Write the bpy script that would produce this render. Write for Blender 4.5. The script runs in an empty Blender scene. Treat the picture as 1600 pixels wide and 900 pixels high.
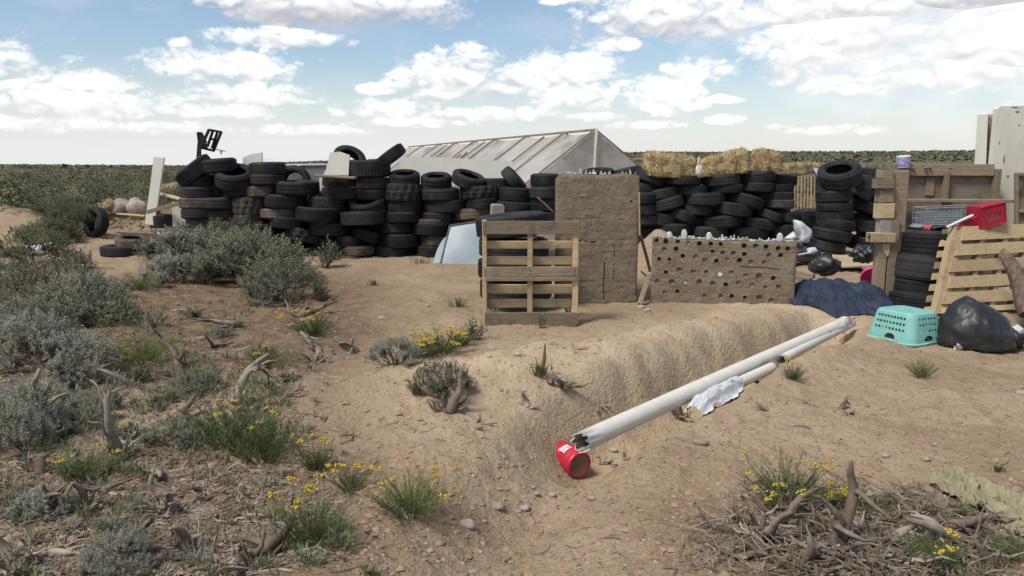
import bpy, bmesh, math, random
import numpy as np
from mathutils import Vector, Matrix, Euler, noise as mnoise

scene = bpy.context.scene
COL = scene.collection
R = math.radians
rng = random.Random(7)
nrg = np.random.default_rng(11)

# ------------------------------------------------------------------ camera
F = 1256.0                      # focal length in pixels of a 1600 px wide frame
CAMZ = 1.6
PITCH = R(8.87)
cam_d = bpy.data.cameras.new('camera')
cam = bpy.data.objects.new('camera', cam_d)
COL.objects.link(cam)
cam.location = (0, 0, CAMZ)
cam.rotation_euler = (math.pi / 2 - PITCH, 0, 0)
cam_d.sensor_width = 36
cam_d.lens = 36 * F / 1600
cam_d.clip_start = 0.05
cam_d.clip_end = 8000
scene.camera = cam
scene.view_settings.view_transform = 'Standard'
scene.view_settings.look = 'None'
scene.view_settings.gamma = 1
scene.view_settings.exposure = 0.56
scene.cycles.max_bounces = 6
scene.cycles.diffuse_bounces = 3
scene.cycles.transparent_max_bounces = 6
scene.cycles.use_denoising = True

CP, SP = math.cos(PITCH), math.sin(PITCH)
def ray(px, py):
    a, b = (px - 800) / F, -(py - 450) / F
    return Vector((a, CP + b * SP, -SP + b * CP))
def at(px, py, Y):
    d = ray(px, py)
    return Vector((0, 0, CAMZ)) + d * (Y / d.y)
def atz(px, py, z):
    d = ray(px, py)
    return Vector((0, 0, CAMZ)) + d * ((z - CAMZ) / d.z)
def mpp(p):                     # metres per pixel at a point
    return (p.y * CP - (p.z - CAMZ) * SP) / F

# ------------------------------------------------------------------ sun and sky
SUN_EL, SUN_AZ = 56.0, -128.0     # azimuth clockwise from the view direction
sun_d = bpy.data.lights.new('sun', 'SUN')
sun_d.energy = 2.8
sun_d.angle = R(16)
sun_d.color = (1.0, 0.95, 0.87)
sun = bpy.data.objects.new('sun', sun_d)
COL.objects.link(sun)
sun.rotation_euler = (R(90 - SUN_EL), 0, R(180 - SUN_AZ))

world = bpy.data.worlds.new('World')
scene.world = world
world.use_nodes = True
WT = world.node_tree
for n in list(WT.nodes):
    WT.nodes.remove(n)

class S:
    """a float socket with arithmetic"""
    tree = None
    def __init__(s, sock): s.s = sock
    @staticmethod
    def op(o, *a, clamp=False):
        n = S.tree.nodes.new('ShaderNodeMath'); n.operation = o; n.use_clamp = clamp
        for i, v in enumerate(a):
            if isinstance(v, S): S.tree.links.new(v.s, n.inputs[i])
            else: n.inputs[i].default_value = v
        return S(n.outputs[0])
    def __add__(s, o): return S.op('ADD', s, o)
    def __radd__(s, o): return S.op('ADD', o, s)
    def __sub__(s, o): return S.op('SUBTRACT', s, o)
    def __rsub__(s, o): return S.op('SUBTRACT', o, s)
    def __mul__(s, o): return S.op('MULTIPLY', s, o)
    def __rmul__(s, o): return S.op('MULTIPLY', o, s)
    def __truediv__(s, o): return S.op('DIVIDE', s, o)
def smooth(x, a, b):
    n = S.tree.nodes.new('ShaderNodeMapRange'); n.interpolation_type = 'SMOOTHSTEP'
    S.tree.links.new(x.s, n.inputs['Value'])
    n.inputs['From Min'].default_value = a; n.inputs['From Max'].default_value = b
    return S(n.outputs[0])
def mixc(f, a, b):
    n = S.tree.nodes.new('ShaderNodeMix'); n.data_type = 'RGBA'
    fi = n.inputs[0]; ai, bi = n.inputs[6], n.inputs[7]
    for sock, v in ((fi, f), (ai, a), (bi, b)):
        if isinstance(v, S): S.tree.links.new(v.s, sock)
        elif isinstance(v, (int, float)): sock.default_value = v
        else: sock.default_value = (*v, 1)
    return S(n.outputs[2])
def noise_tex(vec, scale, detail=4, rough=0.5, dist=0.0):
    n = S.tree.nodes.new('ShaderNodeTexNoise')
    if vec is not None: S.tree.links.new(vec.s, n.inputs['Vector'])
    n.inputs['Scale'].default_value = scale; n.inputs['Detail'].default_value = detail
    n.inputs['Roughness'].default_value = rough; n.inputs['Distortion'].default_value = dist
    return S(n.outputs[0])
def mapping(vec, scale=(1, 1, 1), loc=(0, 0, 0)):
    n = S.tree.nodes.new('ShaderNodeMapping')
    S.tree.links.new(vec.s, n.inputs[0])
    n.inputs['Scale'].default_value = scale; n.inputs['Location'].default_value = loc
    return S(n.outputs[0])

def build_sky():
    S.tree = WT
    tc = WT.nodes.new('ShaderNodeTexCoord')
    d = S(tc.outputs['Generated'])
    sep = WT.nodes.new('ShaderNodeSeparateXYZ'); WT.links.new(d.s, sep.inputs[0])
    x, y, z = (S(o) for o in sep.outputs)
    az = S.op('ARCTAN2', x, y) * (180 / math.pi)
    el = S.op('ARCSINE', S.op('MINIMUM', S.op('MAXIMUM', z, -1.0), 1.0)) * (180 / math.pi)
    sky = WT.nodes.new('ShaderNodeTexSky')
    sky.sky_type = 'NISHITA'; sky.sun_disc = False
    sky.sun_elevation = R(SUN_EL); sky.sun_rotation = R(SUN_AZ)
    sky.air_density = 1.0; sky.dust_density = 0.6; sky.ozone_density = 1.5
    sc = WT.nodes.new('ShaderNodeVectorMath'); sc.operation = 'SCALE'
    WT.links.new(sky.outputs[0], sc.inputs[0]); sc.inputs['Scale'].default_value = 0.088
    blue = S(sc.outputs[0])
    # cumulus: soft cells at known bearings, broken up by billowy noise
    clouds = [  # px, py, half width, half height (1600 px frame), base greyness
        (520, 10, 185, 46, .85), (640, 8, 60, 40, .6), (420, -5, 90, 28, .5), (430, 61, 100, 17, .35), (345, 106, 110, 28, .15), (300, 100, 50, 26, .1),
        (282, 68, 19, 9, .0), (30, 133, 38, 8, .0), (130, 132, 72, 20, .1), (120, 165, 115, 28, .15),
        (395, 152, 100, 20, .15), (330, 172, 95, 16, .1), (592, 141, 40, 10, .05), (612, 134, 20, 8, .05), (712, 124, 88, 48, .3), (745, 98, 45, 24, .1),
        (590, 174, 72, 17, .1), (868, 118, 95, 38, .25), (930, 105, 36, 26, .05), (900, 150, 80, 28, .25), (760, 180, 125, 13, .2), (1050, 28, 140, 42, .55),
        (965, 72, 46, 14, .3), (1090, 114, 60, 20, .1), (1042, 152, 62, 34, .1), (1124, 156, 34, 8, .05), (1132, 188, 34, 9, .05),
        (1240, 88, 70, 60, .25), (1330, 52, 110, 46, .3), (1480, 120, 120, 34, .2), (1575, 70, 120, 60, .25), (1330, 12, 190, 40, .45), (1500, -4, 130, 26, .9),
        (930, 184, 52, 8, .05), (1213, 199, 22, 6, 0), (890, 2, 55, 8, .2), 
        (215, -14, 40, 14, .3), (1320, 135, 60, 16, .1),
        (60, 196, 120, 14, .15), (240, 200, 90, 10, .15), (480, 205, 80, 9, .1), (640, 192, 90, 9, .1), (1010, 196, 60, 8, .1), (1300, 205, 70, 8, .1), (-220, 90, 200, 50, .4), (-160, -60, 150, 40, .5), (1830, 140, 160, 60, .3), (1750, -50, 180, 60, .5), (300, -140, 200, 60, .6), (900, -170, 250, 70, .5), (1400, -200, 220, 70, .5),
    ]
    nv = mapping(d, (1, 1, 1.7))
    n1 = noise_tex(nv, 13, 8, 0.58, 0.15)
    def billow(sc, off):                       # rounded bulges with sharp creases
        return S.op('ABSOLUTE', noise_tex(mapping(nv, (1, 1, 1), off), sc, 0, 0.5, 0.3) * 2.0 - 1.0)
    b1, b2, b3 = billow(30, (0, 0, 0)), billow(64, (.3, .1, .7)), billow(140, (.8, .5, .2))
    fine = noise_tex(nv, 75, 5, 0.62, 0.3)
    up = billow(30, (0.0, 0.0, -0.012))
    Fm, Vm, Gm = None, None, None
    for (px, py, w, h, g) in clouds:
        r = ray(px, py).normalized()
        a0 = math.degrees(math.atan2(r.x, r.y)); e0 = math.degrees(math.asin(r.z))
        k = 0.0456 * 1.1
        du = (az - a0) * (1 / (w * k)); dv = (el - e0) * (1 / (h * k))
        dvs = S.op('MAXIMUM', dv, dv * -1.45)
        q = 1.0 - (du * du + dvs * dvs)
        if Fm is None: Fm, Vm, Gm = q, dv, g * 1.0
        else:
            sel = S.op('GREATER_THAN', q, Fm)
            Vm = Vm + sel * (dv - Vm)
            Gm = sel * g + (1.0 - sel) * Gm if isinstance(Gm, S) else sel * (g - Gm) + Gm
            Fm = S.op('MAXIMUM', Fm, q)
    Fm = S.op('MAXIMUM', Fm, -2.0)
    wide0 = noise_tex(mapping(d, (1, 1, 1.6)), 6.0, 3, 0.55)
    # the rest of the sky dome, same kind of cloud field
    wide = noise_tex(mapping(d, (1, 1, 1.6)), 3.2, 3, 0.5)
    inframe = S.op('MULTIPLY', smooth(S.op('ABSOLUTE', az), 52, 40), smooth(el, 24, 17))
    rest = (wide - 0.50) * 5.0 - inframe * 6.0
    Fm = S.op('MAXIMUM', Fm, rest)
    bill = (n1 - 0.5) * 2.6 + (b1 - 0.22) * 1.5 + (b2 - 0.22) * 0.8 + (b3 - 0.22) * 0.3 + (fine - 0.5) * 3.0
    dens = smooth(Fm * 1.45 + bill, -0.25, 1.35)
    relief = (b1 - up) * 0.20 + (b1 - 0.22) * 0.10 + (b2 - 0.22) * 0.08 + (b3 - 0.22) * 0.03 + (n1 - 0.5) * 0.35
    vv = S.op('MINIMUM', S.op('MAXIMUM', Vm, -1.0), 1.0)
    tone = 0.90 + relief + vv * 0.08 - Gm * 0.36 * smooth(vv, 0.55, -0.5)
    tone = S.op('MINIMUM', S.op('MAXIMUM', tone, 0.5), 1.0)
    ccol = mixc(smooth(tone, 0.5, 0.97), (0.36, 0.36, 0.39), (0.76, 0.755, 0.74))
    # pale veil towards the horizon
    veil = S.op('POWER', S.op('MAXIMUM', 1.0 - S.op('MAXIMUM', el, 0.0) * (1 / 6.5), 0.0), 1.25)
    side = smooth(az, 22, -18) * 0.3 + 0.7
    nveil = noise_tex(mapping(d, (1, 1, 5)), 6, 4, 0.55)
    vf = S.op('MINIMUM', veil * side * (0.75 + nveil * 0.8), 0.93)
    base = mixc(vf, blue, (0.575, 0.585, 0.60))
    wisps = smooth(noise_tex(mapping(d, (1, 1, 3)), 9, 6, 0.6), 0.45, 0.75) * 0.25
    base = mixc(wisps, base, (0.56, 0.58, 0.60))
    ca = (az - 29.0) * (1 / 15.0); ce = (el - 9.0) * (1 / 6.5)     # broad thin sheet of cloud to the right
    sheet = smooth(1.0 - (ca * ca + ce * ce) + (n1 - 0.5) * 2.2 + (wide0 - 0.5) * 1.2, -0.35, 1.0)
    base = mixc(sheet * 0.85, base, (0.66, 0.665, 0.675))
    fade = smooth(el, 0.0, 3.6)
    out = mixc(dens * (0.35 + fade * 0.6), base, ccol)
    bg = WT.nodes.new('ShaderNodeBackground'); bg.inputs['Strength'].default_value = 1.0
    WT.links.new(out.s, bg.inputs[0])
    o = WT.nodes.new('ShaderNodeOutputWorld'); WT.links.new(bg.outputs[0], o.inputs[0])
build_sky()
# ------------------------------------------------------------------ helpers
def vnoise(x, y, seed):
    ix = np.floor(x).astype(np.int64); iy = np.floor(y).astype(np.int64)
    fx = x - ix; fy = y - iy
    fx = fx * fx * (3 - 2 * fx); fy = fy * fy * (3 - 2 * fy)
    def h(i, j):
        n = (i * 374761393 + j * 668265263 + seed * 982451653) & 0xffffffff
        n = ((n ^ (n >> 13)) * 1274126177) & 0xffffffff
        n = n ^ (n >> 16)
        return (n & 0xffff) / 65535.0
    return (h(ix, iy) * (1 - fx) + h(ix + 1, iy) * fx) * (1 - fy) + (h(ix, iy + 1) * (1 - fx) + h(ix + 1, iy + 1) * fx) * fy
def fbm(x, y, o, seed, rough=0.5):
    t = 0; a = 1.0; s = 0
    for k in range(o):
        t = t + a * (vnoise(x * 2 ** k + 17.3 * k, y * 2 ** k - 9.1 * k, seed + k) - 0.5); s += a; a *= rough
    return t / s * 2

def sstep(x, a, b):
    t = np.clip((x - a) / (b - a), 0, 1); return t * t * (3 - 2 * t)

PA = atz(905, 694, 0.06); PB = atz(1322, 503, 0.06)           # axis of the long pipe
PU = Vector((PB.x - PA.x, PB.y - PA.y)); PLEN = PU.length; PU.normalize()
PN = Vector((-PU.y, PU.x))
CREST = [(-2.1, 4.75, .05), (-1.55, 4.95, .14), (-0.8, 5.2, .26), (-0.1, 5.4, .34), (0.70, 5.85, .32), (1.45, 6.6, .23), (2.2, 7.45, .17), (2.85, 8.15, .13)]
PILES = [(-11.2, 17.3, .75, 1.9, 1.1), (-7.6, 20.5, .55, 1.5, 1.2), (-13.0, 38.0, 1.0, 5.0, 4.0), (1.95, 10.6, .8, .55, .6), (-5.2, 17.5, .3, 1.4, 1.0)]

def ground(x, y):
    x = np.asarray(x, dtype=float); y = np.asarray(y, dtype=float)
    r = np.sqrt(x * x + y * y) + 1e-6
    z = 0.05 * fbm(x * .45, y * .45, 3, 3) * sstep(r, 1, 4)
    ridge = np.zeros_like(z)
    for (x0, y0, h0), (x1, y1, h1) in zip(CREST[:-1], CREST[1:]):
        dx, dy = x1 - x0, y1 - y0; L2 = dx * dx + dy * dy
        t = np.clip(((x - x0) * dx + (y - y0) * dy) / L2, 0, 1)
        ex, ey = x - x0 - t * dx, y - y0 - t * dy
        side = (-dy * ex + dx * ey) / math.sqrt(L2)               # >0 away from the camera
        d2 = ex * ex + ey * ey
        w = np.where(side > 0, 0.50, 0.66)
        ridge = np.maximum(ridge, (h0 + (h1 - h0) * t) * np.exp(-d2 / (w * w)))
    z = z + ridge * (1 + 0.34 * fbm(x * 1.5, y * 1.5, 3, 21))
    s = (x - PA.x) * PU.x + (y - PA.y) * PU.y
    t = (x - PA.x) * PN.x + (y - PA.y) * PN.y + 0.09 * fbm(s * .8, s * 0 + 3.3, 1, 31) + 0.05 * fbm(x * 3.6, y * 3.6, 2, 33)
    env = sstep(s, -0.5, 0.5) * (1 - sstep(s, PLEN - 0.3, PLEN + 0.6))
    z = z - env * 0.33 * np.exp(-np.abs((t - 0.13) / 0.27) ** 2.7)
    # shallow washed-out channel from the trench mouth towards the camera
    for (x0, y0, h0), (x1, y1, h1) in (((PA.x + .02, PA.y + .15, .10), (.06, 3.55, .13)), ((.06, 3.55, .13), (-.12, 2.4, .08))):
        dx, dy = x1 - x0, y1 - y0; tt = np.clip(((x - x0) * dx + (y - y0) * dy) / (dx * dx + dy * dy), 0, 1)
        dd = np.hypot(x - x0 - tt * dx + .05 * fbm(y * 2.1, x * 0 + 4.4, 2, 35), y - y0 - tt * dy)
        z = z - (h0 + (h1 - h0) * tt) * np.exp(-(dd / .30) ** 2) * .62
    lb = np.exp(-((x - (-.62 + .30 * (y - 3.0))) / .42) ** 2) * sstep(y, 1.8, 2.8) * (1 - sstep(y, 4.2, 5.0))
    z = z + .11 * lb
    z = z + env * (0.045 + .035 * np.sin(s * 2.2 + 2)) * np.exp(-((t + 0.38) / 0.2) ** 2)
    for (cx, cy, h, rx, ry) in PILES:
        q = ((x - cx) / rx) ** 2 + ((y - cy) / ry) ** 2
        z = z + h * np.exp(-q) * (1 + .3 * fbm(x * 1.1, y * 1.1, 3, 5))
    # far country: flat to the left, a low long rise to the right
    azim = np.degrees(np.arctan2(x, np.maximum(y, 1e-3)))
    rise = 0.4 + 8.6 * sstep(azim, -22, 2) - 2.2 * sstep(azim, -40, -25) * (1 - sstep(azim, -24, -12)) + 2.0 * fbm(azim * .08, azim * 0, 3, 41)
    z = z + rise * sstep(r, 60, 700) - 14 * sstep(r, 720, 2600)
    z = z + 0.35 * fbm(x * .03, y * .03, 3, 9) * sstep(r, 22, 80)
    # small relief: trampled soil, clods
    near = (1 - sstep(r, 14, 40)) * (1 - .70 * env * np.exp(-((t - 0.38) / 0.30) ** 4))
    z = z + near * (0.030 * np.abs(fbm(x * 2.4, y * 2.4, 2, 57)) + 0.022 * fbm(x * 3.1, y * 3.1, 3, 51) + 0.019 * fbm(x * 12, y * 12, 4, 61, .6))
    return z
def gz(x, y): return float(ground(np.array([x]), np.array([y]))[0])
def gp(px, py):                 # where a line of sight meets the ground
    d = ray(px, py)
    Y = 1.5 * (40.0) ** np.linspace(0, 1, 1500)
    P = Y / d.y
    x = d.x * P; z = CAMZ + d.z * P
    g = ground(x, Y)
    k = np.argmax(z < g)
    if not (z < g).any(): k = len(Y) - 1
    return Vector((x[k], Y[k], g[k]))

class MB:
    def __init__(s): s.v = []; s.f = []
    def add(s, vs, fs):
        o = len(s.v); s.v.extend(tuple(v) for v in vs); s.f.extend(tuple(i + o for i in f) for f in fs)
    def hexa(s, p):             # 8 corners: bottom ring 0-3, top ring 4-7
        s.add(p, [(3, 2, 1, 0), (4, 5, 6, 7), (0, 1, 5, 4), (1, 2, 6, 5), (2, 3, 7, 6), (3, 0, 4, 7)])
    def box(s, c, size, rot=None, ch=0.0, jit=0.0):
        """box with its longest edges chamfered and a little warp"""
        sx, sy, sz = (k / 2 for k in size); c = Vector(c)
        M = rot.to_matrix() if isinstance(rot, Euler) else (rot or Matrix.Identity(3))
        ax = max(range(3), key=lambda k: size[k]); o = [k for k in range(3) if k != ax]
        hs = (sx, sy, sz); a, b = hs[o[0]], hs[o[1]]
        q = min(ch, a * .6, b * .6)
        ring = [(-a + q, -b), (a - q, -b), (a, -b + q), (a, b - q), (a - q, b), (-a + q, b), (-a, b - q), (-a, -b + q)] if q > 0 else [(-a, -b), (a, -b), (a, b), (-a, b)]
        n = len(ring); st = [-1, -.98, -.4, .3, .98, 1] if q > 0 else [-1, 1]
        vs = []
        for i, t in enumerate(st):
            ox, oy = rng.uniform(-jit, jit), rng.uniform(-jit, jit)
            sh = 1 - (q / max(a, b) if q > 0 and i in (0, len(st) - 1) else 0) * .6
            for (u, w) in ring:
                p = [0, 0, 0]; p[ax] = t * hs[ax]; p[o[0]] = u * sh + ox; p[o[1]] = w * sh + oy
                vs.append(c + M @ Vector(p))
        fs = []
        flip = (ax == 1)
        for i in range(len(st) - 1):
            for k in range(n):
                f = (i * n + k, i * n + (k + 1) % n, (i + 1) * n + (k + 1) % n, (i + 1) * n + k)
                fs.append(f[::-1] if flip else f)
        e0 = tuple(range(n))[::-1]; e1 = tuple((len(st) - 1) * n + k for k in range(n))
        fs += [e0[::-1], e1[::-1]] if flip else [e0, e1]
        s.add(vs, fs)
    def bar(s, p, q, w, t, ch=0.004, up=(0, 0, 1), jit=0.0):
        p, q = Vector(p), Vector(q); d = q - p; L = d.length; d.normalize()
        u = Vector(up)
        if abs(d.dot(u)) > .98: u = Vector((0, 1, 0))
        a = d.cross(u).normalized(); b = a.cross(d)
        s.box((p + q) / 2, (L, t, w), Matrix((d, -a, b)).transposed(), ch, jit)
    def tube(s, pts, rad, n=6, cap=True):
        pts = [Vector(p) for p in pts]
        if not hasattr(rad, '__len__'): rad = [rad] * len(pts)
        vs, fs = [], []; prev = None
        for i, p in enumerate(pts):
            d = (pts[min(i + 1, len(pts) - 1)] - pts[max(i - 1, 0)])
            if d.length < 1e-7: d = Vector((0, 0, 1))
            d.normalize()
            if prev is None:
                h = Vector((0, 0, 1)) if abs(d.z) < .9 else Vector((1, 0, 0))
            else: h = prev
            a = (h - d * h.dot(d)).normalized(); prev = a; b = d.cross(a)
            for k in range(n):
                t = 2 * math.pi * k / n
                vs.append(p + (a * math.cos(t) + b * math.sin(t)) * rad[i])
        for i in range(len(pts) - 1):
            for k in range(n):
                fs.append((i * n + k, i * n + (k + 1) % n, (i + 1) * n + (k + 1) % n, (i + 1) * n + k))
        if cap: fs += [tuple(range(n))[::-1], tuple((len(pts) - 1) * n + k for k in range(n))]
        s.add(vs, fs)
    def lathe(s, prof, n, closed=True, mod=None, caps=False):
        m = len(prof); vs, fs = [], []
        for i in range(n):
            t = 2 * math.pi * i / n
            for j, (r, z) in enumerate(prof):
                rr = r if mod is None else mod(i, j, r, z)
                vs.append((rr * math.cos(t), rr * math.sin(t), z))
        for i in range(n):
            for j in range(m if closed else m - 1):
                a, b = i * m + j, i * m + (j + 1) % m; c, d = ((i + 1) % n) * m + (j + 1) % m, ((i + 1) % n) * m + j
                fs.append((a, d, c, b))
        if caps:
            fs.append(tuple(i * m for i in range(n))[::-1]); fs.append(tuple(i * m + m - 1 for i in range(n)))
        s.add(vs, fs)
    def prism(s, poly, off):    # polygon (front) extruded by a vector
        n = len(poly); off = Vector(off); poly = [Vector(p) for p in poly]
        s.add(list(poly) + [p + off for p in poly], [tuple(range(n)), tuple(range(n, 2 * n))[::-1]] + [((k + 1) % n, k, n + k, n + (k + 1) % n) for k in range(n)])
    def xf(s, M):
        s.v = [tuple(M @ Vector(v)) for v in s.v]; return s
    def mesh(s, name, m, smooth=False):
        me = bpy.data.meshes.new(name); me.from_pydata(s.v, [], s.f); me.update()
        if smooth: me.shade_smooth()
        if m: me.materials.append(m)
        return me

def link(name, data, parent=None):
    o = bpy.data.objects.new(name, data); COL.objects.link(o)
    if parent is not None: o.parent = parent
    return o
def tag(o, label, cat, group=None):
    o['label'] = label; o['category'] = cat
    if group: o['group'] = group
    return o
def thing(name, label, cat, loc=(0, 0, 0), rot=(0, 0, 0), group=None):
    o = link(name, None); o.location = loc; o.rotation_euler = rot; o.empty_display_size = .1
    return tag(o, label, cat, group)
def part(name, mb, m, parent, smooth=False):            # vertices local to the parent
    return link(name, mb.mesh(name, m, smooth), parent)
def wpart(name, mb, m, parent, smooth=False, root=None): # vertices in world coordinates
    l = Vector((root or parent).location)
    mb.v = [(v[0] - l.x, v[1] - l.y, v[2] - l.z) for v in mb.v]
    return link(name, mb.mesh(name, m, smooth), parent)
def solid(name, mb, m, label, cat, smooth=False, group=None):   # one mesh thing, vertices in world coordinates
    a = np.array(mb.v); c = Vector((*(a.min(0) + a.max(0))[:2] / 2, a[:, 2].min()))
    mb.v = [(v[0] - c.x, v[1] - c.y, v[2] - c.z) for v in mb.v]
    o = link(name, mb.mesh(name, m, smooth)); o.location = c
    return tag(o, label, cat, group)
def fastmesh(name, V, quads, m, smooth=False):
    me = bpy.data.meshes.new(name)
    V = np.asarray(V, dtype=np.float32); quads = np.asarray(quads, dtype=np.int32)
    k = quads.shape[1]
    me.vertices.add(len(V)); me.vertices.foreach_set('co', V.ravel())
    me.loops.add(quads.size); me.loops.foreach_set('vertex_index', quads.ravel())
    me.polygons.add(len(quads)); me.polygons.foreach_set('loop_start', np.arange(0, quads.size, k, dtype=np.int32))
    me.polygons.foreach_set('loop_total', np.full(len(quads), k, dtype=np.int32))
    me.update(calc_edges=True)
    if smooth: me.shade_smooth()
    if m: me.materials.append(m)
    return me

# ------------------------------------------------------------------ materials
def newmat(name):
    m = bpy.data.materials.new(name); m.use_nodes = True
    t = m.node_tree; S.tree = t
    b = t.nodes['Principled BSDF']
    return m, t, b
def lk(a, sock): S.tree.links.new(a.s, sock)
def objcoord():
    return S(S.tree.nodes.new('ShaderNodeTexCoord').outputs['Object'])
def objrand():
    return S(S.tree.nodes.new('ShaderNodeObjectInfo').outputs['Random'])
def bump(h, b, strength, dist):
    n = S.tree.nodes.new('ShaderNodeBump'); n.inputs['Strength'].default_value = strength; n.inputs['Distance'].default_value = dist
    S.tree.links.new(h.s, n.inputs['Height']); S.tree.links.new(n.outputs[0], b.inputs['Normal'])
def simple(name, c1, c2=None, rough=.8, scale=12, stretch=(1, 1, 1), c3=None, spot=.62, bmp=.3, bd=.004, detail=6, metal=0, spec=.3, trans=0, vary=0):
    """two colours mixed by noise, a third in spots, noise relief"""
    m, t, b = newmat(name)
    v = mapping(objcoord(), stretch)
    r = objrand()
    n = noise_tex(v, scale, detail, .6)
    col = mixc(smooth(n, .32, .68), c1, c2 or c1)
    if c3:
        n2 = noise_tex(mapping(v, (1, 1, 1), (5, 3, 1)), scale * .45, 8, .68)
        col = mixc(smooth(n2, spot - .1, spot + .08), col, c3)
    if vary:
        h = S.tree.nodes.new('ShaderNodeHueSaturation'); lk(col, h.inputs['Color'])
        lk(1.0 - vary * .5 + r * vary, h.inputs['Value']); col = S(h.outputs[0])
    lk(col, b.inputs['Base Color'])
    b.inputs['Roughness'].default_value = rough; b.inputs['Metallic'].default_value = metal
    b.inputs['Specular IOR Level'].default_value = spec
    if trans: b.inputs['Transmission Weight'].default_value = trans
    if bmp: bump(noise_tex(v, scale * 2.2, 5, .65), b, bmp, bd)
    return m

def leafmat(name, c1, c2, c3=None):
    m, t, b = newmat(name)
    v = objcoord(); r = objrand()
    n = noise_tex(v, 7, 3, .6)
    col = mixc(smooth(n, .3, .7), c1, c2)
    nn = noise_tex(v, 60, 1, .5)
    col = mixc(smooth(nn, .45, .62) * .6, col, c3 or tuple(k * 1.35 for k in c2))
    h = S.tree.nodes.new('ShaderNodeHueSaturation'); lk(col, h.inputs['Color'])
    lk(.78 + r * .44, h.inputs['Value']); lk(.75 + S.op('FRACT', r * 7.31) * .4, h.inputs['Saturation'])
    col = S(h.outputs[0])
    lk(col, b.inputs['Base Color']); b.inputs['Roughness'].default_value = .75; b.inputs['Specular IOR Level'].default_value = .2
    tr = t.nodes.new('ShaderNodeBsdfTranslucent'); lk(col, tr.inputs[0])
    mx = t.nodes.new('ShaderNodeMixShader'); mx.inputs[0].default_value = .22
    t.links.new(b.outputs[0], mx.inputs[1]); t.links.new(tr.outputs[0], mx.inputs[2])
    t.links.new(mx.outputs[0], t.nodes['Material Output'].inputs[0])
    return m

def woodmat(name, c1, c2, c3):
    m, t, b = newmat(name)
    geo = S(S.tree.nodes.new('ShaderNodeTexCoord').outputs['Object']); r = objrand()
    cmb = S.tree.nodes.new('ShaderNodeVectorMath'); cmb.operation = 'ADD'
    lk(geo, cmb.inputs[0]); lk(r * 13.0, cmb.inputs[1])
    v = S(cmb.outputs[0])
    grain = noise_tex(mapping(v, (4, 60, 60)), 1.6, 5, .6, .6)
    grain2 = noise_tex(v, 5, 6, .65)
    col = mixc(smooth(grain, .35, .65), c1, c2)
    col = mixc(smooth(grain2, .5, .72) * .75, col, c3)
    h = S.tree.nodes.new('ShaderNodeHueSaturation'); lk(col, h.inputs['Color']); lk(.8 + r * .4, h.inputs['Value']); col = S(h.outputs[0])
    lk(col, b.inputs['Base Color']); b.inputs['Roughness'].default_value = .85; b.inputs['Specular IOR Level'].default_value = .2
    bump(grain, b, .5, .003)
    return m

def rubbermat(name, base, dust, amount):
    m, t, b = newmat(name)
    v = objcoord(); r = objrand()
    w = S(S.tree.nodes.new('ShaderNodeNewGeometry').outputs['Position'])
    n = noise_tex(w, 4.5, 7, .68)
    f = S.op('MINIMUM', smooth(n + r * .18, .42, .85) * amount, 1.0)
    fine = noise_tex(v, 60, 3, .6)
    col = mixc(f, base, dust)
    col = mixc(smooth(fine, .6, .75) * .25, col, dust)
    lk(col, b.inputs['Base Color']); lk(.62 + f * .3, b.inputs['Roughness']); b.inputs['Specular IOR Level'].default_value = .22
    bump(fine, b, .25, .002)
    return m

M = {}
M['rubber'] = rubbermat('rubber', (.009, .010, .012), (.066, .062, .056), .5)
M['rubber_mud'] = rubbermat('muddy_rubber', (.03, .028, .026), (.15, .115, .085), 1.1)
M['sage'] = leafmat('sage_leaves', (.138, .146, .094), (.205, .211, .146), (.28, .285, .205))
M['sage_olive'] = leafmat('sage_leaves_olive', (.085, .092, .052), (.138, .144, .088), (.19, .195, .125))
M['sage_blue'] = leafmat('pale_sage_leaves', (.172, .186, .134), (.25, .262, .195), (.32, .33, .255))
M['green'] = leafmat('rabbitbrush_leaves', (.070, .105, .028), (.130, .170, .050), (.18, .21, .075))
M['grass'] = leafmat('grass_blades', (.085, .11, .04), (.14, .16, .065), (.22, .21, .11))
M['yellow'] = simple('yellow_flowers', (.46, .30, .02), (.38, .31, .05), .7, 30, bmp=0)
M['twig'] = simple('dead_wood', (.10, .072, .050), (.185, .145, .108), .9, 9, (1, 1, 1), (.29, .25, .20), .6, .5, .004, vary=.5)
M['twig_grey'] = simple('bleached_dead_wood', (.20, .162, .122), (.315, .268, .21), .9, 9, (1, 1, 1), (.13, .10, .074), .6, .5, .004, vary=.4)
M['bark'] = simple('dark_bark', (.075, .052, .036), (.15, .11, .08), .95, 26, (1, 1, .3), (.24, .20, .16), .62, .8, .008)
M['wood_pale'] = woodmat('pale_pallet_wood', (.36, .265, .15), (.46, .355, .22), (.24, .175, .105))
M['wood_grey'] = woodmat('weathered_wood', (.165, .128, .085), (.25, .20, .14), (.085, .064, .045))
M['wood_brown'] = woodmat('brown_timber', (.19, .145, .095), (.27, .21, .145), (.12, .09, .062))
M['ply'] = woodmat('weathered_plywood', (.185, .15, .105), (.24, .20, .15), (.115, .09, .065))
M['osb'] = simple('rough_chipboard_edge', (.30, .225, .15), (.48, .40, .31), .95, 38, (1, 1, 1), (.16, .10, .07), .55, 1.0, .02)
M['cream'] = simple('cream_painted_board', (.64, .62, .53), (.69, .67, .585), .6, 3, (1, 1, .6), (.36, .33, .26), .72, .15, .003)
M['cream_dirty'] = simple('dirty_cream_board', (.55, .525, .435), (.64, .615, .525), .65, 4, (1, 1, .4), (.27, .23, .17), .66, .3, .004)
M['metal_grey'] = simple('grey_enamel', (.17, .185, .185), (.21, .225, .225), .5, 5, c3=(.22, .21, .2), spot=.68, bmp=.1)
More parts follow.
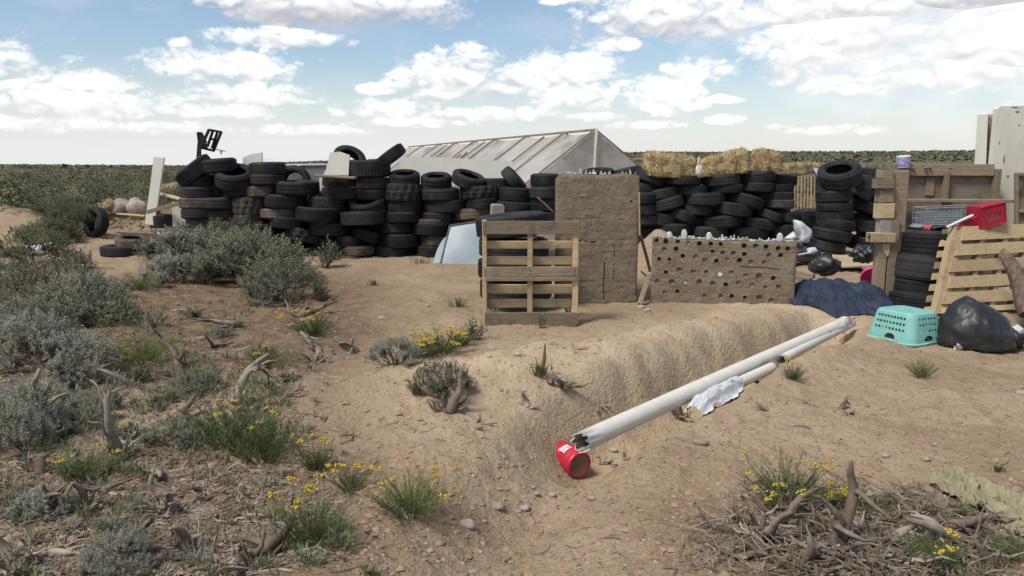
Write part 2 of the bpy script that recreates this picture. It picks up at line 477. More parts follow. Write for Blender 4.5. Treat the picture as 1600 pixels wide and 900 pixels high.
M['metal_white'] = simple('chipped_white_enamel', (.55, .56, .55), (.62, .63, .62), .5, 8, c3=(.3, .27, .23), spot=.7, bmp=.1)
M['metal_blue'] = simple('blue_grey_sheet_metal', (.25, .31, .325), (.31, .36, .37), .55, 3, c3=(.27, .28, .27), spot=.64, bmp=.15, spec=.5)
M['metal_dark'] = simple('dark_sheet_edge', (.06, .06, .06), (.12, .11, .10), .6, 12)
M['black_plastic'] = simple('black_plastic', (.012, .012, .014), (.02, .02, .022), .4, 20, bmp=.1)
M['bag_black'] = simple('black_bin_liner', (.010, .011, .012), (.018, .019, .02), .44, 9, c3=(.035, .032, .03), spot=.66, bmp=.5, bd=.012, spec=.5)
M['bag_white'] = simple('white_plastic_bag', (.46, .475, .48), (.55, .56, .565), .45, 12, c3=(.45, .44, .42), spot=.7, bmp=.5, bd=.01)
M['pvc'] = simple('white_pvc', (.56, .535, .465), (.63, .605, .54), .42, 5, (1, 1, 1), (.48, .43, .35), .70, .12, .003, spec=.45)
M['tarp_blue'] = simple('navy_tarp', (.010, .016, .036), (.018, .028, .058), .6, 7, c3=(.045, .058, .085), spot=.62, bmp=.9, bd=.03, spec=.35)
M['teal'] = simple('teal_plastic', (.165, .395, .35), (.20, .43, .385), .5, 4, c3=(.26, .37, .32), spot=.68, bmp=.08, spec=.45)
M['red'] = simple('red_plastic', (.38, .014, .034), (.45, .024, .045), .38, 5, c3=(.42, .11, .09), spot=.66, bmp=.08, spec=.5)
M['red_dark'] = simple('dark_red_crate_plastic', (.27, .010, .026), (.34, .014, .036), .5, 6, c3=(.30, .09, .09), spot=.68, bmp=.08)
M['dirt_cake'] = simple('caked_dirt', (.19, .105, .08), (.26, .155, .12), .95, 25, bmp=.5)
M['pink'] = simple('pink_plastic', (.62, .035, .22), (.70, .06, .28), .4, 6, bmp=.05)
M['white'] = simple('worn_white_print', (.66, .63, .58), (.74, .72, .68), .5, 40, c3=(.46, .16, .15), spot=.60, bmp=.05)
M['grey_print'] = simple('faded_grey_print', (.34, .26, .26), (.40, .32, .31), .6, 60, bmp=0)
M['steel'] = simple('dull_steel', (.42, .42, .41), (.52, .52, .5), .35, 14, metal=.9, bmp=.1)
M['wire'] = simple('grey_wire', (.25, .28, .29), (.33, .36, .37), .45, 14, metal=.5, bmp=.1)
M['tin_red'] = simple('printed_red_tin', (.52, .04, .06), (.6, .1, .1), .35, 18, c3=(.62, .6, .58), spot=.6, bmp=.05)
M['tin_blue'] = simple('printed_violet_label', (.16, .17, .46), (.12, .10, .36), .45, 9, c3=(.42, .40, .52), spot=.56, bmp=.05)
M['tarp_white'] = simple('dirty_white_sheeting', (.47, .455, .42), (.58, .565, .53), .75, 1.6, (1, 1, 1), (.28, .255, .225), .56, .5, .03, spec=.1)
M['straw'] = simple('straw', (.37, .275, .13), (.49, .385, .205), .85, 18, c3=(.19, .13, .06), spot=.56, bmp=.8, bd=.012, vary=.35)
M['straw_old'] = simple('old_straw', (.27, .22, .12), (.36, .30, .17), .85, 18, c3=(.18, .14, .08), spot=.55, bmp=.8, bd=.012, vary=.35)
M['stone'] = simple('pale_stone', (.30, .24, .19), (.40, .34, .28), .9, 22, c3=(.2, .15, .11), spot=.6, bmp=.6, bd=.006, vary=.5)
M['concrete'] = simple('concrete', (.20, .19, .175), (.27, .255, .235), .9, 20, bmp=.6, bd=.006)
M['cardboard'] = simple('cardboard', (.34, .26, .17), (.42, .33, .23), .85, 5, c3=(.25, .18, .12), spot=.62, bmp=.2)
M['cloth'] = simple('pale_olive_cloth', (.20, .185, .11), (.275, .255, .16), .95, 12, c3=(.18, .14, .085), spot=.62, bmp=.5, bd=.006)
M['dark_recess'] = simple('shade_dark_clay', (.05, .042, .034), (.09, .075, .06), .9, 30, bmp=.3)  # dark colour stands in for the shade deep inside the open holes
M['litter'] = simple('dry_litter', (.115, .085, .058), (.23, .185, .135), .9, 30, c3=(.34, .29, .22), spot=.58, bmp=0, vary=.3)
def sheetmat(m):
    t = m.node_tree; S.tree = t; b = t.nodes['Principled BSDF']; o = t.nodes['Material Output']
    tr = t.nodes.new('ShaderNodeBsdfTranslucent'); tr.inputs[0].default_value = (.72, .70, .66, 1)
    mx = t.nodes.new('ShaderNodeMixShader'); mx.inputs[0].default_value = .42
    t.links.new(b.outputs[0], mx.inputs[1]); t.links.new(tr.outputs[0], mx.inputs[2]); t.links.new(mx.outputs[0], o.inputs[0])
sheetmat(M['tarp_white'])
def glassmat(name, c, rough=.12, tr=.65):
    m, t, b = newmat(name)
    b.inputs['Base Color'].default_value = (*c, 1); b.inputs['Roughness'].default_value = rough
    b.inputs['Transmission Weight'].default_value = tr; b.inputs['IOR'].default_value = 1.45
    return m
M['glass'] = glassmat('clear_glass', (.82, .86, .84))
M['glass_frost'] = glassmat('dusty_glass', (.66, .64, .58), .35, .35)
M['glass_blue'] = glassmat('pale_blue_glass', (.45, .66, .78), .2, .3)
M['glass_white'] = glassmat('milky_glass', (.68, .78, .76), .25, .15)
M['glass_dark'] = glassmat('dark_bottle_glass', (.035, .04, .045), .2, .1)
M['glass_brown'] = glassmat('brown_bottle_glass', (.09, .045, .02), .2, .1)
def earthmat():
    m, t, b = newmat('rammed_earth')
    v = objcoord()
    lay = noise_tex(mapping(v, (1.2, 1.2, 14)), 1.5, 5, .6, .4)
    n = noise_tex(v, 9, 8, .65)
    col = mixc(smooth(n, .3, .7), (.155, .122, .086), (.215, .174, .126))
    col = mixc(smooth(lay, .52, .68) * .5, col, (.125, .096, .07))
    speck = noise_tex(v, 75, 2, .5)
    col = mixc(smooth(speck, .64, .7) * .7, col, (.36, .31, .24))
    col = mixc(smooth(speck, .36, .30) * .6, col, (.07, .052, .038))
    lk(col, b.inputs['Base Color']); b.inputs['Roughness'].default_value = .95; b.inputs['Specular IOR Level'].default_value = .15
    bump(n + speck * .35 + lay * .4, b, .6, .02)
    return m
M['earth'] = earthmat()
def groundmat():
    m, t, b = newmat('sandy_ground')
    v = S(S.tree.nodes.new('ShaderNodeNewGeometry').outputs['Position'])
    def attr(n):
        a = S.tree.nodes.new('ShaderNodeAttribute'); a.attribute_name = n; return S(a.outputs['Fac'])
    sand, lit, far = attr('sand'), attr('litter'), attr('far')
    n1 = noise_tex(v, .9, 5, .6); n2 = noise_tex(v, 5, 7, .65); n3 = noise_tex(v, 38, 4, .6); n4 = noise_tex(v, 120, 2, .5)
    col = mixc(smooth(n1 * .6 + n2 * .4, .38, .62), (.250, .180, .116), (.345, .258, .172))
    col = mixc(smooth(n2, .50, .72) * .7, col, (.180, .114, .066))
    pale = mixc(smooth(n2, .3, .7), (.42, .325, .215), (.53, .42, .285))
    col = mixc(S.op('MINIMUM', sand * (.55 + n2 * .9), 1.0), col, pale)
    duff = mixc(smooth(n3, .35, .65), (.085, .055, .034), (.185, .122, .076))
    col = mixc(S.op('MINIMUM', lit * (.55 + smooth(n2, .35, .65) * .6), .95), col, duff)
    col = mixc(smooth(n3, .58, .70) * .7, col, (.125, .080, .048))
    col = mixc(smooth(n4, .66, .72) * .7, col, (.52, .44, .34))
    col = mixc(smooth(n4, .34, .28) * .6, col, (.12, .08, .058))
    plain = mixc(smooth(noise_tex(v, .12, 8, .72), .4, .6), (.095, .094, .060), (.140, .134, .090))
    col = mixc(far, col, plain)
    lk(col, b.inputs['Base Color']); b.inputs['Roughness'].default_value = .97; b.inputs['Specular IOR Level'].default_value = .1
    bump(n2 * .8 + n3 * .45 + n4 * .12, b, .9, .045)
    return m
M['ground'] = groundmat()
# ------------------------------------------------------------------ what grows where: base pixel, width and height in pixels, label
SAGE = [ # px, py, w, h, tone, label
    (275, 428, 120, 78, 0, 'low grey-green sagebrush at the outer edge of the big clump before the tyre wall'),
    (325, 436, 145, 84, 0, 'bushy grey-green sagebrush in the middle of the big clump before the tyre wall'),
    (385, 450, 150, 94, 0, 'tallest silvery sagebrush of the big clump before the tyre wall'),
    (432, 474, 110, 74, 0, 'pale sagebrush nearest the bare sand in the big clump'),
    (355, 418, 110, 78, 1, 'darker sagebrush behind the big clump, against the tyre wall'),
    (505, 420, 58, 58, 1, 'small spiky olive sagebrush growing right against the tyre wall'),
    (238, 408, 46, 44, 1, 'scraggy sagebrush beside the two flat-lying tyres'),
    (62, 492, 130, 92, 1, 'broad olive sagebrush below the sand heap, past the flat tyres'),
    (112, 506, 120, 82, 0, 'grey-green sagebrush with bare stems beside the broad olive one'),
    (34, 575, 130, 88, 2, 'pale low sagebrush cut by the picture edge above the bare stems'),
    (100, 600, 120, 82, 2, 'silvery sagebrush over a tangle of bare stems'),
    (18, 708, 110, 120, 2, 'large silvery sagebrush low at the picture edge, beside bare stems'),
    (160, 508, 80, 46, 0, 'rounded sagebrush among twigs beside a green rabbitbrush'),
    (112, 424, 56, 54, 0, 'thin sagebrush beside the charred stump on bare soil'),
    (38, 416, 96, 66, 1, 'dark-stemmed sagebrush in front of the white plastic sheet'),
    (236, 512, 46, 36, 0, 'small sagebrush tuft between two green rabbitbrushes'),
    (170, 640, 48, 46, 2, 'very pale little sagebrush tuft on a bent dead stem'),
    (268, 702, 92, 48, 2, 'low blue-grey sagebrush beside the tall rabbitbrush'),
    (322, 604, 56, 48, 2, 'pale spiky sage seedling behind the tall rabbitbrush'),
    (615, 572, 74, 44, 2, 'dense blue-grey sagebrush tuft at the foot of the sand ridge'),
    (744, 534, 44, 50, 2, 'upright pale sage tuft at the corner of the standing pallet'),
    (846, 514, 18, 36, 2, 'single thin pale sage sprig below the standing pallet'),
    (690, 628, 84, 66, 1, 'half-dead sagebrush with exposed roots on the sand ridge'),
    (178, 896, 92, 66, 2, 'pale sagebrush sprouting beside the dark burnt stump'),
    (98, 372, 70, 60, 1, 'dark sagebrush in front of the upright tyre'),
    (68, 384, 70, 44, 1, 'dark low sagebrush at the toe of the sand heap'),
    (92, 342, 74, 40, 1, 'dark sagebrush between the sand heap and the open plain'),
    (200, 318, 66, 28, 1, 'olive sagebrush behind the boulders and the straw clump'),
    (42, 658, 96, 62, 2, 'pale sagebrush hanging over the twisted dead trunks'),
    (130, 668, 70, 56, 0, 'sparse sagebrush above the twisted dead trunks'),
    (110, 744, 60, 40, 0, 'low sparse sagebrush on the dark litter near the picture edge'),
    (215, 600, 50, 36, 1, 'small drab sagebrush in the twig litter under the green rabbitbrush'),
    (425, 470, 60, 44, 2, 'small pale sagebrush at the tip of the big clump'),
    (410, 562, 44, 30, 1, 'drab sage sprout under the yellow-flowered bush'),
    (22, 528, 96, 62, 0, 'broad grey-green sagebrush at the picture edge above the pale low one'),
    (70, 552, 84, 52, 1, 'olive sagebrush squeezed between two paler edge sagebrushes'),
    (150, 470, 64, 40, 2, 'low pale sagebrush behind the rounded one among twigs'),
    (12, 456, 70, 50, 1, 'dark sagebrush cut by the picture edge near the plastic sheet'),
    (300, 500, 40, 26, 1, 'tiny olive sagebrush on open soil before the big clump'),
    (345, 528, 44, 28, 0, 'small grey sagebrush on open litter behind the curved bare stem'),
    (195, 690, 60, 40, 1, 'low olive sagebrush under the bare forking trunk'),
    (60, 812, 80, 50, 2, 'pale sagebrush low at the picture edge over dead branches'),
    (300, 620, 70, 44, 0, 'grey sagebrush hidden behind the largest rabbitbrush'),
    (250, 640, 56, 34, 1, 'little drab sagebrush left of the largest rabbitbrush'),
    (450, 600, 40, 26, 1, 'small olive sagebrush at the edge of the sand ridge'),
    (370, 440, 90, 60, 0, 'grey sagebrush filling the middle of the big clump'),
    (262, 444, 84, 50, 2, 'pale low sagebrush at the foot of the big clump'),
]
RABBIT = [ # px, py, w, h, flowers, label
    (488, 524, 62, 42, 16, 'round rabbitbrush topped with yellow flowers in the middle of bare sand'),
    (418, 572, 62, 34, 6, 'low rabbitbrush with few yellow tips beside tangled roots'),
    (690, 552, 70, 44, 26, 'yellow-flowering rabbitbrush behind the sand ridge crest'),
    (655, 560, 44, 34, 12, 'small yellow-flowering rabbitbrush touching the blue-grey sage'),
    (722, 540, 40, 34, 10, 'yellow-flowering rabbitbrush beside the pallet corner'),
    (362, 700, 140, 104, 10, 'largest green rabbitbrush with a dead stem through it'),
    (410, 724, 90, 72, 2, 'grassy green rabbitbrush spilling onto the sand ridge'),
    (220, 566, 104, 52, 0, 'broad bright green rabbitbrush without flowers'),
    (640, 808, 112, 78, 9, 'rabbitbrush with yellow flower heads on long stems by the bare trodden sand'),
    (482, 852, 94, 108, 8, 'upright green rabbitbrush beside the leaning dark snag'),
    (548, 770, 56, 54, 9, 'thin rabbitbrush with a cluster of bright yellow heads'),
    (492, 738, 46, 60, 5, 'slender rabbitbrush with one tall yellow stem'),
    (1236, 786, 118, 84, 9, 'green rabbitbrush with yellow tips above the dead brush heap'),
    (1214, 800, 50, 40, 7, 'small yellow-tipped rabbitbrush at the edge of the dead brush heap'),
    (1305, 800, 26, 44, 8, 'narrow yellow-headed sprig rising from the dead brush heap'),
    (1239, 594, 30, 34, 1, 'small green weed beside the thin pipe'),
    (1442, 592, 36, 34, 0, 'small olive weed on the bare ground below the teal basket'),
    (216, 454, 50, 34, 3, 'olive rabbitbrush between the big clump and the broad olive sage'),
    (1462, 892, 70, 66, 5, 'green rabbitbrush with pale yellow buds low in the dead brush'),
    (1432, 786, 30, 36, 0, 'thin green tuft behind the dead brush heap'),
    (1578, 872, 70, 36, 0, 'green trailing weed near the crumpled olive cloth'),
    (130, 752, 84, 66, 4, 'loose rabbitbrush with single orange-yellow heads by the bare trunk'),
    (1500, 812, 30, 40, 0, 'green weed standing in front of the crumpled olive cloth'),
    (1255, 838, 44, 40, 0, 'dull green weed half buried in the dead brush'),
    (1350, 800, 80, 36, 0, 'dull olive weed spreading across the dead brush'),
]
GRASS = [ # px, py, w, h, label
    (716, 480, 34, 26, 'thin grass tuft on the sand left of the standing pallet'),
    (770, 494, 40, 24, 'grass growing through the lower slats of the standing pallet'),
    (892, 492, 24, 30, 'green grass at the outer corner of the standing pallet'),
    (843, 588, 20, 34, 'bright green leaf tuft with a rusty seed spike on the sand ridge'),
    (656, 412, 40, 18, 'green weeds at the foot of the tyre wall'),
    (572, 896, 30, 22, 'tiny grass tuft on the trodden sand at the bottom edge'),
    (585, 446, 34, 14, 'sparse grass on the bare sand before the tyre wall'),
    (1560, 738, 26, 18, 'dry grass tuft on the bare ground near the olive cloth'),
    (160, 374, 90, 16, 'green grass patch in front of the upright tyre'),
    (1330, 648, 20, 12, 'small sprout among roots on the trodden ground'),
]
SNAG = [ # px, py, spread px, height px, n branches, grey?, label
    (700, 640, 90, 46, 12, 0, 'mat of dark roots hanging from the half-dead sagebrush'),
    (740, 664, 70, 20, 8, 0, 'flat spray of dead roots on the sand ridge slope'),
    (880, 602, 84, 30, 14, 0, 'tangle of dead roots over the trench edge'),
    (826, 634, 56, 26, 5, 1, 'forked bleached root lying on the sand ridge'),
    (940, 636, 60, 18, 4, 1, 'bleached root sliding into the trench'),
    (500, 566, 100, 52, 11, 1, 'pale branching dead wood beside the round flowering bush'),
    (468, 494, 70, 52, 9, 0, 'brown dead bush at the end of the big sage clump'),
    (545, 552, 84, 34, 9, 1, 'bleached branches lying before the sand ridge'),
    (395, 888, 96, 110, 9, 0, 'dark leaning snag low in the picture beside the upright rabbitbrush'),
    (196, 866, 36, 62, 5, 0, 'dark burnt stump with a pointed top'),
    (70, 862, 150, 40, 10, 1, 'bleached branches raking out along the bottom edge'),
    (30, 890, 130, 70, 9, 1, 'fan of pale dead branches in the bottom corner'),
    (185, 718, 60, 96, 7, 1, 'bare pale trunk forking above the dark litter'),
    (82, 690, 70, 104, 8, 1, 'twisted bare trunks under the silvery sagebrush'),
    (260, 800, 110, 60, 13, 1, 'crooked dead bush in the middle of the dark litter'),
    (300, 856, 80, 70, 10, 1, 'bleached dead bush beside the leaning snag'),
    (130, 780, 170, 36, 8, 0, 'long arched dead branch over the dark litter'),
    (375, 640, 50, 90, 5, 1, 'dry stem standing inside the largest rabbitbrush'),
    (215, 602, 36, 52, 5, 0, 'small broken dead stem on open litter'),
    (285, 586, 60, 66, 4, 0, 'single slanting dead stem beside the broad green rabbitbrush'),
    (102, 412, 18, 34, 3, 0, 'charred stump post standing on bare soil'),
    (372, 510, 40, 56, 4, 0, 'curved bare stem on the open sand near the big clump'),
    (1188, 836, 56, 74, 8, 0, 'broken hollow stump at the near edge of the dead brush heap'),
    (1222, 820, 30, 62, 4, 0, 'straight split stump in the dead brush heap'),
    (1300, 862, 60, 112, 7, 0, 'tall forked dark snag in the dead brush heap'),
    (1440, 826, 60, 84, 6, 0, 'hooked snag reaching over the dead brush'),
    (1512, 856, 60, 100, 5, 0, 'thick curved trunk rising near the olive cloth'),
    (1370, 850, 110, 56, 12, 1, 'sun-bleached root crown in the middle of the dead brush heap'),
    (1260, 880, 130, 54, 14, 1, 'pale tangled roots low in the dead brush heap'),
    (1440, 880, 130, 40, 12, 1, 'pale fibrous roots beside the low green rabbitbrush'),
    (1150, 872, 70, 40, 9, 0, 'brown root shreds at the thin end of the dead brush heap'),
    (1560, 890, 90, 40, 9, 0, 'brown branch litter in the bottom corner under the olive cloth'),
    (1072, 790, 50, 14, 8, 0, 'clump of dark rootlets alone on the trodden ground'),
    (1060, 652, 60, 30, 8, 0, 'dark roots drooping under the thin pipe end'),
    (960, 718, 60, 20, 8, 1, 'pale root fibres under the broken pipe mouth'),
    (1205, 640, 70, 18, 6, 1, 'bleached branch lying across the trodden ground'),
    (1310, 640, 90, 12, 4, 0, 'long thin dead branch on the ground below the pipe'),
    (40, 440, 90, 40, 8, 0, 'dry branches under the dark-stemmed sagebrush'),
    (90, 800, 120, 50, 12, 0, 'dark dead bush collapsed on the litter above the pale bottom branches'),
    (330, 764, 120, 36, 10, 0, 'brown dead branches sprawling right of the crooked dead bush'),
    (240, 740, 100, 44, 9, 1, 'pale broken branches under the bare forking trunk'),
    (420, 812, 90, 22, 7, 1, 'flat bleached branches beside the upright rabbitbrush'),
    (60, 740, 110, 40, 10, 0, 'dark twiggy remains of a bush at the picture edge'),
    (290, 660, 90, 40, 10, 0, 'dead twigs around the low blue-grey sagebrush'),
    (150, 600, 110, 44, 11, 1, 'bare pale stems under the silvery sagebrushes'),
    (330, 540, 80, 26, 8, 0, 'brown fallen twigs on the litter behind the pale sage seedling'),
    (440, 620, 80, 24, 8, 0, 'dead roots along the edge of the sand ridge'),
    (350, 880, 120, 40, 10, 1, 'bleached twigs at the bottom edge under the leaning snag'),
    (860, 838, 60, 12, 4, 0, 'flat dry stick at the bottom of the trodden sand'),
    (1275, 740, 44, 12, 3, 1, 'short bleached stick beside the yellow-tipped rabbitbrush'),
]

# ------------------------------------------------------------------ ground: one sheet out to the horizon
def build_ground():
    th = np.concatenate([np.linspace(R(78), R(31), 14)[:-1], np.arange(R(31), R(1.2), -R(.062))])
    rr = np.concatenate([CAMZ / np.tan(th), np.geomspace(CAMZ / math.tan(R(1.2)) * 1.03, 4200, 66)])
    an = np.concatenate([np.linspace(R(-180), R(-46), 28)[:-1], np.linspace(R(-46), R(46), 520), np.linspace(R(46), R(180), 28)[1:-1]])
    A, RR = np.meshgrid(an, rr)
    X = np.sin(A) * RR; Y = np.cos(A) * RR
    Z = ground(X, Y)
    nr, na = X.shape
    V = np.stack([X, Y, Z], -1).reshape(-1, 3)
    i = np.arange(nr - 1)[:, None] * na; j = np.arange(na)[None, :]; j2 = (j + 1) % na
    Q = np.stack([i + j, i + j2, i + na + j2, i + na + j], -1).reshape(-1, 4)[:, ::-1]
    V = np.vstack([V, [[0, 0, gz(0, 0)]]])
    me = fastmesh('ground', V, Q, M['ground'], True)
    x, y = V[:, 0], V[:, 1]; r = np.hypot(x, y)
    sand = np.zeros(len(V))
    for (x0, y0, h0), (x1, y1, h1) in zip(CREST[:-1], CREST[1:]):
        dx, dy = x1 - x0, y1 - y0
        t = np.clip(((x - x0) * dx + (y - y0) * dy) / (dx * dx + dy * dy), 0, 1)
        d2 = (x - x0 - t * dx) ** 2 + (y - y0 - t * dy) ** 2
        sand = np.maximum(sand, np.exp(-d2 / .8))
    for (cx, cy, h, rx, ry) in PILES[:1]:
        sand = np.maximum(sand, np.exp(-(((x - cx) / rx) ** 2 + ((y - cy) / ry) ** 2) * .6) * .7)
    sand *= .75 + .5 * fbm(x * .8, y * .8, 3, 77)
    azim = np.degrees(np.arctan2(x, np.maximum(y, 1e-3)))
    lit = sstep(-x - .16 * y + .25 * fbm(x * 1.2, y * 1.2, 3, 71), -.5, .6) * (1 - sstep(y, 10, 12.5)) * .95
    c = gp(1390, 850); lit = np.maximum(lit, np.exp(-(((x - c.x) / 1.0) ** 2 + ((y - c.y) / .55) ** 2) ** 1.5) * 1.0)
    for (px, py, w, h, *_) in SAGE:
        p = gp(px, py); k = w * mpp(p) * .6
        lit = np.maximum(lit, .8 * np.exp(-((x - p.x) ** 2 + (y - p.y - .2) ** 2) / (k * k)))
    lit = np.maximum(lit, .55 * sstep(r, 15, 26) * (x < 3))
    lit *= 1 - np.clip(sand, 0, 1) * .9
    far = sstep(r, 45, 130)
    for nme, a in (('sand', sand), ('litter', lit), ('far', far)):
        at_ = me.attributes.new(nme, 'FLOAT', 'POINT'); at_.data.foreach_set('value', np.clip(a, 0, 1).astype(np.float32))
    o = link('ground', me); o['kind'] = 'structure'
build_ground()

# ------------------------------------------------------------------ rammed-earth walls
def earth_slab(bl, br, h0, h1, thick, nx, nz, outline=None, holes=(), cracks=(), seed=1):
    """front face as a fine grid from base points bl to br (plan), heights h0 and h1, holes pushed in; local to bl"""
    W = Vector((br.x - bl.x, br.y - bl.y, 0)); L = W.length; u = W.normalized(); n = Vector((u.y, -u.x, 0))   # n faces the camera
    us = np.linspace(0, 1, nx); vs = np.linspace(0, 1, nz)
    U, Vv = np.meshgrid(us, vs)
    top = h0 + (h1 - h0) * U
    if outline is not None: top = top * outline(U)
    xl, zl = U * L, Vv * top - .04
    dep = .012 * fbm(xl * 3 + seed * 9, zl * 3, 4, seed) + .004 * fbm(xl * 25, zl * 25, 2, seed + 5)
    lay = np.abs(((zl * 4.2 + .05 * fbm(xl * 2, zl * 2, 2, 88)) % 1) - .5)
    dep = dep - .003 * (lay > .47) * (fbm(xl * 3, zl * 9, 2, 19) > .1)
    for (cx, cz, rad, d) in holes:
        rr = np.hypot(xl - cx, zl - cz); e = rad * (1 + .22 * fbm(xl * 14 + cx * 31, zl * 14, 2, 23))
        dep = np.where(rr < e, -d, dep + .004 * np.exp(-((rr - e) / .012) ** 2))
    for (pts, wd) in cracks:
        for (ax, az_), (bx, bz) in zip(pts[:-1], pts[1:]):
            ex, ez = bx - ax, bz - az_; t = np.clip(((xl - ax) * ex + (zl - az_) * ez) / (ex * ex + ez * ez), 0, 1)
            dd = np.hypot(xl - ax - t * ex + .008 * fbm(xl * 0 + zl * 30, zl * 30, 2, 3), zl - az_ - t * ez)
            dep = np.where(dd < wd, -.045, dep)
    edge = np.minimum(np.minimum(U, 1 - U) * L, (1 - Vv) * top)
    dep = dep - .03 * np.exp(-edge / .015) * (.6 + .6 * fbm(xl * 9, zl * 9, 2, 15))
    P = np.stack([u.x * xl + n.x * dep, u.y * xl + n.y * dep, zl], -1).reshape(-1, 3)
    B = np.stack([u.x * xl - n.x * thick, u.y * xl - n.y * thick, zl], -1).reshape(-1, 3)
    i = np.arange(nz - 1)[:, None] * nx; j = np.arange(nx - 1)[None, :]
    Qf = np.stack([i + j, i + j + 1, i + nx + j + 1, i + nx + j], -1).reshape(-1, 4)
    N = nx * nz
    def strip(idx): return np.stack([idx[:-1], idx[1:], idx[1:] + N, idx[:-1] + N], -1)
    a = np.arange(nz) * nx
    Q = np.vstack([Qf, Qf[:, ::-1] + N, strip(a), strip(a + nx - 1)[:, ::-1], strip(np.arange(nx) + (nz - 1) * nx)[:, ::-1], strip(np.arange(nx))])
    return np.vstack([P, B]), Q, u, n, L

def shards(mb_root, pts, hrange, mats, name='glass_shard'):
    for p in pts:
        g = MB(); h = rng.uniform(*hrange) * (1.5 if rng.random() < .2 else 1); w = rng.uniform(.022, .07); a = rng.uniform(0, 6.3)
        k = rng.choice([3, 4]); base = []; tip = []
        lean = Vector((rng.uniform(-.35, .35), rng.uniform(-.35, .35), 1)) * h
        for i in range(k):
            t = a + 6.283 * i / k
            d = Vector((math.cos(t) * w * .5, math.sin(t) * .012, 0))
            base.append(Vector(p) + d + Vector((0, 0, -.012))); tip.append(Vector(p) + d * rng.uniform(.15, .9) + lean * rng.uniform(.55, 1))
        g.add(base + tip, [tuple(range(k))[::-1], tuple(range(k, 2 * k))] + [(i, (i + 1) % k, k + (i + 1) % k, k + i) for i in range(k)])
        part(name, g, rng.choice(mats), mb_root)

def tall_block():
    bl, br = gp(868, 474), gp(998, 476)
    br = Vector((br.x, bl.y, br.z))
    h = at(930, 272, bl.y).z - bl.z + .04
    def outline(U): return 1 - .035 * np.exp(-((U - .0) / .05) ** 2) + .004 * np.sin(U * 17) - .012 * np.exp(-((U - .52) / .06) ** 2) - .012 * np.exp(-((U - 1) / .02) ** 2)
    L = (br - bl).length
    cr = [([(L * .60, .03), (L * .585, .20), (L * .60, .36), (L * .592, .46)], .004), ([(L * .70, .26), (L * .72, .38), (L * .71, .66)], .002),
          ([(L * .10, .7), (L * .3, .705), (L * .5, .69)], .002)]
    hl = [(L * .31, 1.19, .012, .02), (L * .78, .95, .010, .02), (L * .15, .3, .009, .02), (L * .9, 1.15, .01, .02), (L * .42, .88, .007, .02)]
    V, Q, u, n, L = earth_slab(bl, br, h, h, .30, 130, 180, outline, hl, cr, 3)
    t = thing('rammed_earth_block', 'tall plain rammed-earth wall block topped with broken glass', 'earth wall', bl)
    link('wall', fastmesh('wall', V, Q, M['earth']), t)
    pts = [(u * (L * f) - n * rng.uniform(.05, .22) + Vector((0, 0, h - .055))) for f in sorted(rng.uniform(.1, .97) for _ in range(26))]
    shards(t, pts, (.025, .06), [M['glass_frost'], M['glass_frost'], M['glass'], M['glass_white']])
    return bl, h
TB, TBH = tall_block()

